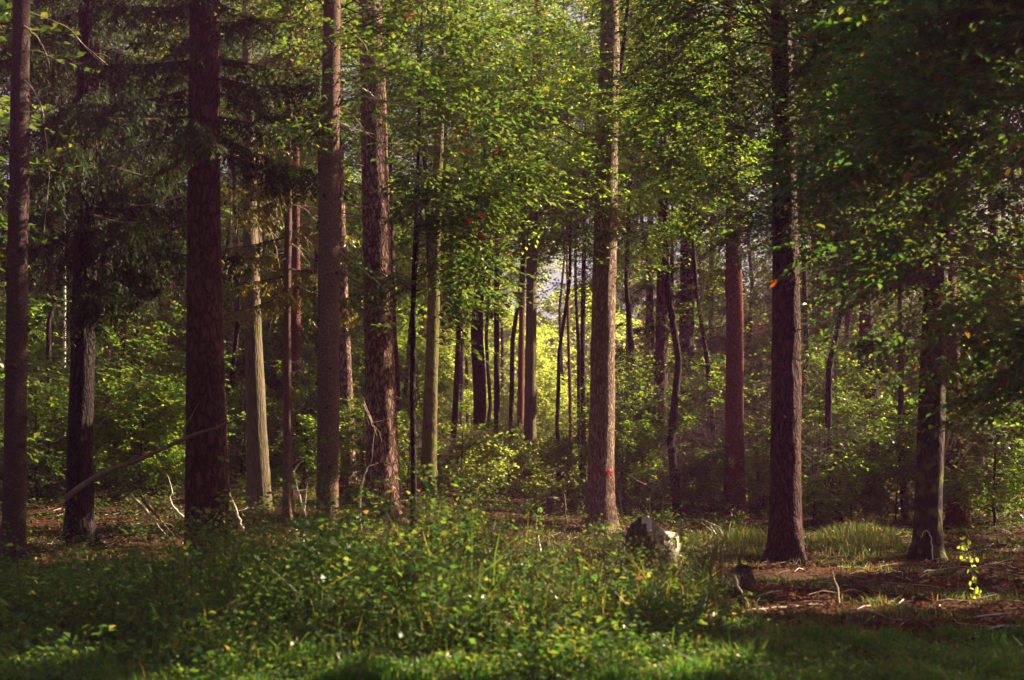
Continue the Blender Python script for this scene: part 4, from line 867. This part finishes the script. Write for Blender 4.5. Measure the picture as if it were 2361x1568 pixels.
plants(3600, 31, 10.1, 20, lambda px, Y: shrub_h(px, Y) * .75, 44, .050, 0, mb, wr=.5)
plants(2900, 32, 10.4, 19, shrub_h, 32, .072, 1, mb, dens=clump, wr=.72, wood=2)
plants(900, 33, 10.8, 18.5, lambda px, Y: shrub_h(px, Y) * 1.15, 46, .045, 3, mb, dens=lambda px, Y: 1 - clump(px, Y) * .6, wr=.4, wood=2, splay=.2)
tag(mb.build('undergrowth', [DARKLEAF, BRAMBLE, TWIG, BRAMBLE]), 'tangled green brambles and low shrubs along the edge of the wood', 'undergrowth', kind='stuff')
# grass
def grass(n, seed, y0, y1, hf, mb, slot=0, wd=.006, lean=.45):
    X, Y, px, g_ = scatter(n, y0, y1, seed); H = hf(px, Y, X) * g_.uniform(.4, 1.25, n); k = H > .03
    X, Y, H = X[k], Y[k], H[k]; n = len(X); Z = terrain(X, Y) - .01
    a = g_.uniform(0, 2 * PI, n); ln = g_.uniform(.05, lean, n) * H; w = wd * g_.uniform(.6, 1.3, n)
    ca, sa = np.cos(a), np.sin(a); b = g_.uniform(0, PI, n); cx, cy = np.cos(b) * w, np.sin(b) * w
    P = np.stack([X, Y, Z], 1); W_ = np.stack([cx, cy, 0 * cx], 1); L1 = np.stack([ca * ln * .35, sa * ln * .35, H * .6], 1); L2 = np.stack([ca * ln * 1.5, sa * ln * 1.5, H * g_.uniform(.75, 1.05, n)], 1)
    V = np.stack([P - W_, P + W_, P + L1 + W_ * .8, P + L1 - W_ * .8, P + L2], 1).reshape(-1, 3); i = np.arange(n)[:, None] * 5
    mb.add(V, np.concatenate([i + np.array([[0, 1, 2, 3]])]), slot); 
    V2 = np.stack([P + L1 - W_ * .8, P + L1 + W_ * .8, P + L2], 1).reshape(-1, 3); mb.add(V2, np.arange(n)[:, None] * 3 + np.array([[0, 1, 2]]), slot)
mb = MB()
gh = lambda px, Y, X: np.interp(Y, [10, 11.0, 13.2], [.10, .14, .10]) * np.clip(noise2(X, Y, 2.6, 1) * 2 - .15, .15, 1.8)
grass(40000, 41, 10.0, 13.2, gh, mb); grass(14000, 44, 10.0, 13.2, lambda a, b, c: gh(a, b, c) * 1.35, mb, 1, .005, 1.0)
plants(1500, 45, 10.0, 12.2, lambda px, Y: .17 + 0 * px, 60, .04, 2, mb, wood=None)
tag(mb.build('grass', [GRASSM, DRYGRASS, BRAMBLE]), 'fresh green grass strip along the bottom edge', 'grass', kind='stuff')
mb = MB()
def g2(px, Y, X):
    a = np.exp(-((px - 1690) / 130) ** 2) * np.exp(-((Y - 25.5) / 3.0) ** 2) * .42
    b = np.exp(-((px - 1975) / 110) ** 2) * np.exp(-((Y - 26.0) / 3.2) ** 2) * .50
    c = np.exp(-((px - 1380) / 190) ** 2) * np.exp(-((Y - 21.5) / 3.5) ** 2) * .38
    d = np.where((px > 1150) & (px < 1650), .55, 0) * np.exp(-((Y - 15.5) / 3.0) ** 2)
    e = np.where(noise2(X, Y, 1.3, 5) > .62, .14, 0)
    return np.maximum.reduce([a, b, c, d, e])
grass(70000, 42, 11.5, 33, g2, mb, 0, .0055, .8)
grass(9000, 43, 10.8, 18, lambda px, Y, X: shrub_h(px, Y) * np.where((px > 350) & (px < 1750), .95, .5) * (noise2(X, Y, 1.7, 9) > .42), mb, 0, .008, .9)
tag(mb.build('tall_grass', DRYGRASS), 'tall seeding yellow-green grass in sunny patches between the trunks', 'grass', kind='stuff')
# low green cover between the trunks
mb = MB()
def cover_h(px, Y): return np.where(px < 1700, .20, .10) * np.interp(Y, [18, 22, 27, 32, 45], [.8, 1, 1.4, 2.3, 2.6]) * np.where((px > 1600) & (Y < 23.5), 0, 1)
X0 = plants(6200, 51, 18, 52, cover_h, 46, .07, 0, mb, dens=lambda px, Y: np.where((px > 900) & (px < 1350) & (Y < 33), .25, np.where(px < 800, .95, .7)), wood=None)
tag(mb.build('ground_cover', [DARKLEAF, TWIG]), 'low green seedlings covering the shaded forest floor', 'ground cover', kind='stuff')

# single plants that stand out of the undergrowth
def tall_plant(nm, label, x, D, ytop, seed, lf=.07, mat=None, n=34, lean=0, group='tall leafy plants in the undergrowth', hi=True):
    p = at(x, 1300, D); g = float(terrain(p[0], D)); top = at(x + lean, ytop, D); h = top[2] - g; g_ = R(seed)
    root = empty(nm, (p[0], D, g), label, 'plant', group)
    w = np.linspace(0, 1, 10); P = np.stack([p[0] + (top[0] - p[0]) * w ** 2 + .02 * np.sin(w * 9 + seed), D + .1 * w * math.sin(seed), g + h * w], 1)
    m = MB(); tube(m, P, np.linspace(.007, .002, 10), 5); m.build('stem', TWIG, root)
    s = np.sort(g_.uniform(.3, 1, n)); Q = np.stack([np.interp(s, w, P[:, k]) for k in range(3)], 1); th = np.arange(n) * 2.4
    d = np.stack([np.cos(th), np.sin(th), g_.normal(0, .35, n)], 1); m = MB()
    leaves(m, Q, d, g_.normal(0, .35, (n, 3)) + [0, 0, 1], lf * (1.25 - .6 * s), lf * .42, 0, hi); m.build('foliage', mat or BRAMBLE, root)
for k, a in enumerate([(748, 15.5, 1010, 'tallest leafy stem climbing in front of the brown knotty spruce'), (772, 15, 1100, 'leafy stem just right of the tallest one at the knotty spruce'), (1012, 14.5, 1140, 'leafy stem standing out of the shrubs below the moss-gold trunk'),
     (1100, 15, 1120, 'leafy stem right of the one below the moss-gold trunk'), (1095, 13.5, 1180, 'short bright leafy plant in the middle of the shrubs'), (520, 15, 1190, 'leafy plant at the foot of the thickest dark pine'), (860, 15.5, 1120, 'leafy plant before the foot of the bright-edged pine'),
     (640, 14, 1215, 'bright leafy plant below the slender grey pole'), (20, 14, 1200, 'dim leafy plant in the bottom left corner area'), (1240, 15, 1150, 'pale leafy plant left of the mossy small stump'), (905, 13.5, 1200, 'bushy leafy plant right of the bright-edged pine foot')]):
    tall_plant('leafy_plant', a[3], a[0], a[1], a[2], 60 + k)
# drooping sunlit sprig on the right
p0 = at(2238, 1290, 16); root = empty('hanging_sprig', (p0[0], 16, float(terrain(p0[0], 16))), 'pale yellow-green leafy sprig drooping over the twiggy ground at the right', 'plant')
m = MB(); pts = smooth_path([at(2205, 1420, 16.2), at(2215, 1250, 16), at(2235, 1290, 15.9), at(2262, 1400, 15.9)], 16); tube(m, pts, .004, 4); m.build('stem', TWIG, root)
g_ = R(8); q = pts[7:].repeat(6, 0) + g_.normal(0, .035, (54, 3)); m = MB(); leaves(m, q, g_.normal(0, .5, (54, 3)) - [0, 0, .7], g_.normal(0, .5, (54, 3)) + [0, -.6, .6], .06, .038, 0, True); m.build('foliage', LIME, root)
# big serrated leaf rosette bottom right
root = empty('thistle_plant', at(2290, 1500, 12) * [1, 1, 0] + [0, 0, float(terrain(at(2290, 1500, 12)[0], 12))], 'grey-green thistle with long leaves in the bottom right corner', 'plant')
m = MB(); c = at(2290, 1475, 12)
for a, b in (((2230, 1482), (2300, 1490)), ((2270, 1435), (2292, 1492)), ((2320, 1440), (2300, 1490)), ((2345, 1520), (2305, 1500))):
    p, q = at(*b, 12), at(*a, 11.9); d = q - p
    for s in np.linspace(.1, .95, 7):
        for sg in (-1, 1): leaves(m, [p + d * s], [unit(d) * .8 + np.array([0, .2, .8 * sg])], [[0, -1, .3]], .09 * (1.1 - s), .03, 0, True)
    tube(m, [p, p + d * .5 + [0, 0, .01], q], [.006, .005, .001], 4, 0)
m.build('leaf_rosette', GRASSM, root)

# ------------------------------------------------------------------ stumps, logs, sticks, stones
def stump(nm, label, x, ytop, wtop, wbot, D, seed, tilt, mats, broken=.12, face=None):
    p = at(x, ytop, D); g = float(terrain(p[0], D)); h = p[2] - g; g_ = R(seed); root = empty(nm, (p[0], D, g), label, 'tree stump')
    n, S = 16, 40; th = np.linspace(0, 2 * PI, S, endpoint=False); z = np.linspace(-.15, 1, n)
    jag = np.interp(th, np.linspace(0, 2 * PI, 14), np.append(g_.normal(0, 1, 13), 0)) * broken
    V = []
    for a in z:
        rr = (wbot + (wtop - wbot) * max(a, 0) ** .6) * (1 + .05 * np.sin(th * 5 + seed) * (1.6 - a) + .03 * g_.normal(0, 1, S))
        V.append(np.stack([rr * np.cos(th) + tilt * a * h, rr * np.sin(th), g + h * a * (1 + jag * max(a, 0) ** 2) + (-.06 * h * np.cos(th) * max(a, 0) ** 3 if face else 0)], 1) + [p[0], D, 0])
    V = np.array(V); i = np.arange(n - 1)[:, None] * S; j = np.arange(S)[None]; k = (j + 1) % S
    F_ = np.stack([i + j, i + k, i + S + k, i + S + j], -1)
    m = MB(); m.add(V.reshape(-1, 3), F_.reshape(-1, 4)); m.build('bark', mats[0], root)
    m = MB(); top = V[-1]; cc = top.mean(0); rings = [top] + [cc + (top - cc) * f + np.array([0, 0, -.05 * (1 - f)]) + g_.normal(0, .012, (S, 3)) for f in (.85, .6, .35, .1)]
    vv = np.array(rings).reshape(-1, 3); i = np.arange(4)[:, None] * S; m.add(vv, np.stack([i + j, i + k, i + S + k, i + S + j], -1).reshape(-1, 4)); m.add(rings[-1], [[0, a, a + 1] for a in range(1, S - 1)])
    m.build('broken_top', mats[1], root)
    return root, V
root, V = stump('tree_stump', 'old mossy stump with a bleached white broken side, right of the middle', 1502, 1214, .29, .42, 17, 5, .02, (MOSS, WEATHERED), .10, True)
# bleached outer wood on the sun side of the stump
m = MB(); S = 40; g_ = R(6); cols = list(range(-13, 3)); ctr = V.mean(1)
rows = list(range(4, 16)); nc = len(cols)
vv = np.array([[V[r_][c_ % S] + (V[r_][c_ % S] - ctr[r_]) * [.04, .04, 0] + g_.normal(0, .006, 3) for c_ in cols] for r_ in rows])
lo = [10, 9, 8, 7, 6, 6, 4, 4, 2, 3, 1, 1, 0, 2, 4]; hole = {(9, 4), (8, 4), (7, 6), (10, 8), (9, 8), (8, 8), (6, 10), (5, 9), (3, 11)}
m.add(vv.reshape(-1, 3), [[a * nc + b, a * nc + b + 1, (a + 1) * nc + b + 1, (a + 1) * nc + b] for a in range(len(rows) - 1) for b in range(nc - 1) if a >= lo[b] and (a, b) not in hole])
m.build('bleached_wood', WEATHERED, root)
m = MB(); n = 2600; g_ = R(61); q = V[g_.integers(1, 15, n), g_.choice(list(range(14, 28)) + list(range(28, 32)) + list(range(0, 12)), n)]; ok = ~((q[:, 0] > ctr[8][0] + .02) & (q[:, 1] < ctr[8][1]) & (q[:, 2] > ctr[8][2]))
q = q[ok]; d = unit(q - ctr[8]) * [1, 1, .3]; leaves(m, q, d + g_.normal(0, .5, q.shape), g_.normal(0, 1, q.shape), g_.uniform(.02, .05, len(q)), g_.uniform(.01, .02, len(q))); m.build('moss_cushion', leaf_mat('moss_tuft', [(0, (.035, .04, .012)), (1, (.10, .09, .025))], .2), root)
root, V = stump('tree_stump', 'small dark mossy stump in the middle, left of the ridged pine', 1281, 1147, .20, .27, 33.5, 9, 0, (MOSS, DEADWOOD), .05)
px_branch(root, [(1300, 1140), (1306, 1200), (1303, 1230)], 26, .02, mat=DEADDARK, name='splinter')

STX = 'bare sticks standing and lying by the trunks'
def stick(label, pp, D, r0, mat, seed, fork=2, nm='dead_stick', cat='stick', group=STX, r1=.004):
    b = at(pp[0][0], pp[0][1], D); root = empty(nm, (b[0], b[1], b[2]), label, cat, group)
    pts = []
    for p in pp:
        q = at(p[0], p[1], D + (p[2] if len(p) > 2 else 0)); z_ = float(terrain(q[0], q[1])) + r0 * .6; q[2] = z_ if 'lying' in label else max(q[2], z_); pts.append(q)
    dead_branch(root, pts, r0, mat=mat, seed=seed, fork=fork, r1=r1, name='stem'); return root
stick('long dark fallen branch slanting up from the left across the thickest dark pine', [(150, 1150), (230, 1095), (320, 1060), (430, 1010), (500, 985), (560, 962)], 18.2, .045, DEADDARK, 1, 3, nm='fallen_branch', cat='branch', r1=.012)
stick('pale arching stick bent over like a hook before the bright-edged pine', [(832, 1225), (830, 1160), (836, 1110), (850, 1078), (872, 1068)], 20, .024, PALEWOOD, 2, 0)
stick('pale straight stick leaning at the right foot of the thickest dark pine', [(560, 1225), (545, 1180), (530, 1135)], 19, .03, PALEWOOD, 3, 0)
stick('crooked pale stick with a split tip, right of the slender grey pole', [(718, 1225), (700, 1180), (682, 1110), (678, 1085), (698, 1062)], 20.5, .026, PALEWOOD, 4, 3)
stick('pale stick lying slanted below the pale beech', [(660, 1225), (630, 1190), (603, 1162)], 22, .028, PALEWOOD, 5, 1)
stick('bent pale stick left of the thickest dark pine', [(430, 1200), (405, 1175), (392, 1150), (398, 1135)], 24, .028, PALEWOOD, 6, 1)
stick('grey fallen branch slanting down in the gap left of the thickest dark pine', [(300, 1140), (340, 1180), (375, 1225), (400, 1250)], 22, .03, DEADWOOD, 7, 2)
stick('darker fallen branch beside the grey slanting one', [(330, 1150), (370, 1200), (405, 1240)], 23, .035, DEADDARK, 8, 2)
stick('thin pale stick lying flat left of the thickest dark pine', [(350, 1210), (400, 1206), (430, 1204)], 26, .03, PALEWOOD, 9, 0)
stick('curved thin branch lying low in the far left gap', [(240, 1150), (300, 1130), (370, 1128), (450, 1150)], 25, .022, DEADDARK, 10, 3)
stick('pale stick lying flat at the foot of the brown knotty spruce', [(620, 1240), (670, 1238), (730, 1240)], 20, .022, DEADWOOD, 11, 1)
stick('thin leaning grass-like stick left of the small mossy stump', [(1180, 1215), (1200, 1180), (1222, 1150)], 20, .010, DEADWOOD, 12, 0)
stick('thin upright twig behind the bleached stump', [(1500, 1200), (1498, 1150), (1508, 1122)], 20, .012, DEADWOOD, 13, 2)
stick('second thin upright twig left of the bleached stump', [(1437, 1200), (1432, 1160), (1428, 1130)], 20, .010, DEADWOOD, 14, 1)
stick('pair of thin upright twigs right of the bleached stump', [(1530, 1190), (1527, 1140), (1515, 1110)], 22, .010, DEADWOOD, 15, 2)
stick('long bleached branch lying on the brown leaves at the right, with two upturned forks', [(1720, 1420), (1800, 1428), (1860, 1434), (1900, 1436), (1932, 1432)], 15, .022, PALEWOOD, 16, 0, nm='fallen_branch', cat='branch')
root = [o for o in C.objects if o.name.startswith('fallen_branch')][-1]
px_branch(root, [(1860, 1434), (1842, 1420), (1822, 1408)], 15, .02, mat=PALEWOOD, name='fork'); px_branch(root, [(1915, 1436), (1935, 1415), (1944, 1388)], 15, .024, mat=PALEWOOD, name='fork', fork=1)
stick('pale little twig standing before the mossy root-footed trunk', [(2150, 1290), (2148, 1245), (2135, 1222), (2122, 1240)], 20.5, .010, PALEWOOD, 17, 0)
stick('dark fallen log lying among leaves behind the crossing pair', [(2000, 1140), (2080, 1120), (2150, 1110), (2220, 1125)], 30, .055, DARKBARK, 18, 3, nm='fallen_log', cat='log', r1=.03)
stick('long stick lying on brown leaves right of the dark plated pine foot', [(1930, 1280), (2000, 1290), (2090, 1300)], 21.5, .022, DEADWOOD, 19, 2)
stick('thin stick lying before the mossy root-footed trunk', [(2000, 1325), (2030, 1350), (2060, 1372)], 19, .010, DEADWOOD, 20, 1)
for k in range(16):
    g_ = R(900 + k); x = g_.uniform(2080, 2360); y = g_.uniform(1150, 1420); l = g_.uniform(40, 120)
    D0 = ground_hit(x, y)
    stick(['pale', 'dark', 'grey', 'curved', 'forked', 'broken'][k % 6] + ' stick number'.replace(' number', '') + ' in the twiggy litter, ' + ['beside the mossy root-footed trunk', 'by the right edge', 'left of the pale hanging sprig', 'behind the pale hanging sprig', 'below the dark pine', 'near the thistle'][int((k * 5 + k // 6) % 6)],
          [(x, y), (x + l * .5, y - g_.uniform(-5, 25)), (x + l, y - g_.uniform(-10, 30))], D0, g_.uniform(.008, .02), [PALEWOOD, DEADDARK, DEADWOOD][k % 3], k + 30, 3, group='sticks in the litter at the right')
# rotten log behind the stump, right
root = empty('rotten_log', at(1690, 1380, 16), 'dark rotten log with mossy root lumps lying right of the bleached stump', 'log')
m = MB()
pts = smooth_path([at(1630, 1392, 16), at(1670, 1370, 16.2), at(1700, 1350, 16.5), at(1712, 1322, 17)], 14)
for p in pts: p[2] = max(p[2], float(terrain(p[0], p[1])) + .04)
tube(m, pts, [.09, .12, .15, .16, .17, .17, .18, .17, .17, .16, .16, .15, .13, .09], 14, rough=.12, seed=3); m.build('trunk_piece', DARKBARK, root)
px_branch(root, [(1625, 1385), (1650, 1380), (1680, 1384)], 15.7, .03, mat=DEADWOOD, name='root_piece'); px_branch(root, [(1690, 1325), (1705, 1360), (1718, 1378)], 15.9, .03, mat=DEADWOOD, name='root_piece', fork=2)
# stones bottom right
ORD = ['leftmost', 'second from the left', 'third from the left', 'fourth from the left', 'fifth from the left', 'sixth from the left', 'seventh from the left', 'seventh from the right', 'sixth from the right', 'fifth from the right', 'fourth from the right', 'third from the right', 'second from the right', 'rightmost']
for k in range(14):
    g_ = R(300 + k); x = 2078 + k * 11.5 + g_.uniform(-3, 3); y = g_.uniform(1500, 1560); D0 = ground_hit(x, y); p = at(x, y, D0); s = g_.uniform(.018, .05)
    me = bpy.data.meshes.new('stone'); import bmesh
    b = bmesh.new(); bmesh.ops.create_icosphere(b, subdivisions=2, radius=s)
    for v in b.verts: v.co = Vector((v.co.x * g_.uniform(1.1, 1.3), v.co.y, v.co.z * .6)) + Vector(g_.normal(0, s * .07, 3))
    b.to_mesh(me); b.free(); me.materials.append(STONE); o = bpy.data.objects.new('stone', me); C.objects.link(o)
    o.location = (p[0], p[1], float(terrain(p[0], p[1])) + s * .25)
    tag(o, 'small grey stone, ' + ORD[k] + ' of those at the bottom right', 'stone', 'small grey stones at the bottom right')
print('objects', len(bpy.data.objects))

# ------------------------------------------------------------------ purple haze added to lift and tint the shadows
HZ = bpy.data.meshes.new('haze'); b = bmesh.new(); bmesh.ops.create_cube(b, size=1); b.to_mesh(HZ); b.free()
hz = bpy.data.objects.new('haze', HZ); C.objects.link(hz); hz.location = (0, 55, 18); hz.scale = (130, 150, 42)
m, t_, out = newmat('shadow_tint_haze'); pv = N(t_, 'ShaderNodeVolumePrincipled'); t_.links.new(pv.outputs[0], out.inputs['Volume'])
pv.inputs['Color'].default_value = (.86, .30, .84, 1); pv.inputs['Density'].default_value = .0009; pv.inputs['Anisotropy'].default_value = .2
HZ.materials.append(m); tag(hz, 'faint purple haze added to tint the shadows between the trees', 'haze', kind='stuff')

# seed heads on thin stalks among the shrubs
mb = MB(); X, Y, px, g_ = scatter(420, 12, 19, 71, 1, 1050, 1700)
for q in range(len(X)):
    g = float(terrain(X[q], Y[q])); h = g_.uniform(.5, .95); a = g_.uniform(0, 6.3); l = g_.uniform(.05, .25)
    w = np.linspace(0, 1, 6); P = np.stack([X[q] + math.cos(a) * l * w ** 2, Y[q] + math.sin(a) * l * w ** 2, g + h * w], 1)
    tube(mb, P, .0025, 3, 0, cap=False); n = 22; s_ = g_.uniform(.72, 1.02, n)
    Q = np.stack([np.interp(s_, w, P[:, k]) for k in range(3)], 1) + g_.normal(0, .022, (n, 3))
    leaves(mb, Q, g_.normal(0, .5, (n, 3)) + [0, 0, .6], g_.normal(0, 1, (n, 3)), .022, .009, 1)
tag(mb.build('seeding_grass', [DRYGRASS, plain_mat('seed_head', (.12, .07, .05), (.26, .17, .12), 30)]), 'thin stalks with pinkish brown seed heads in front of the ridged pine', 'grass', kind='stuff')
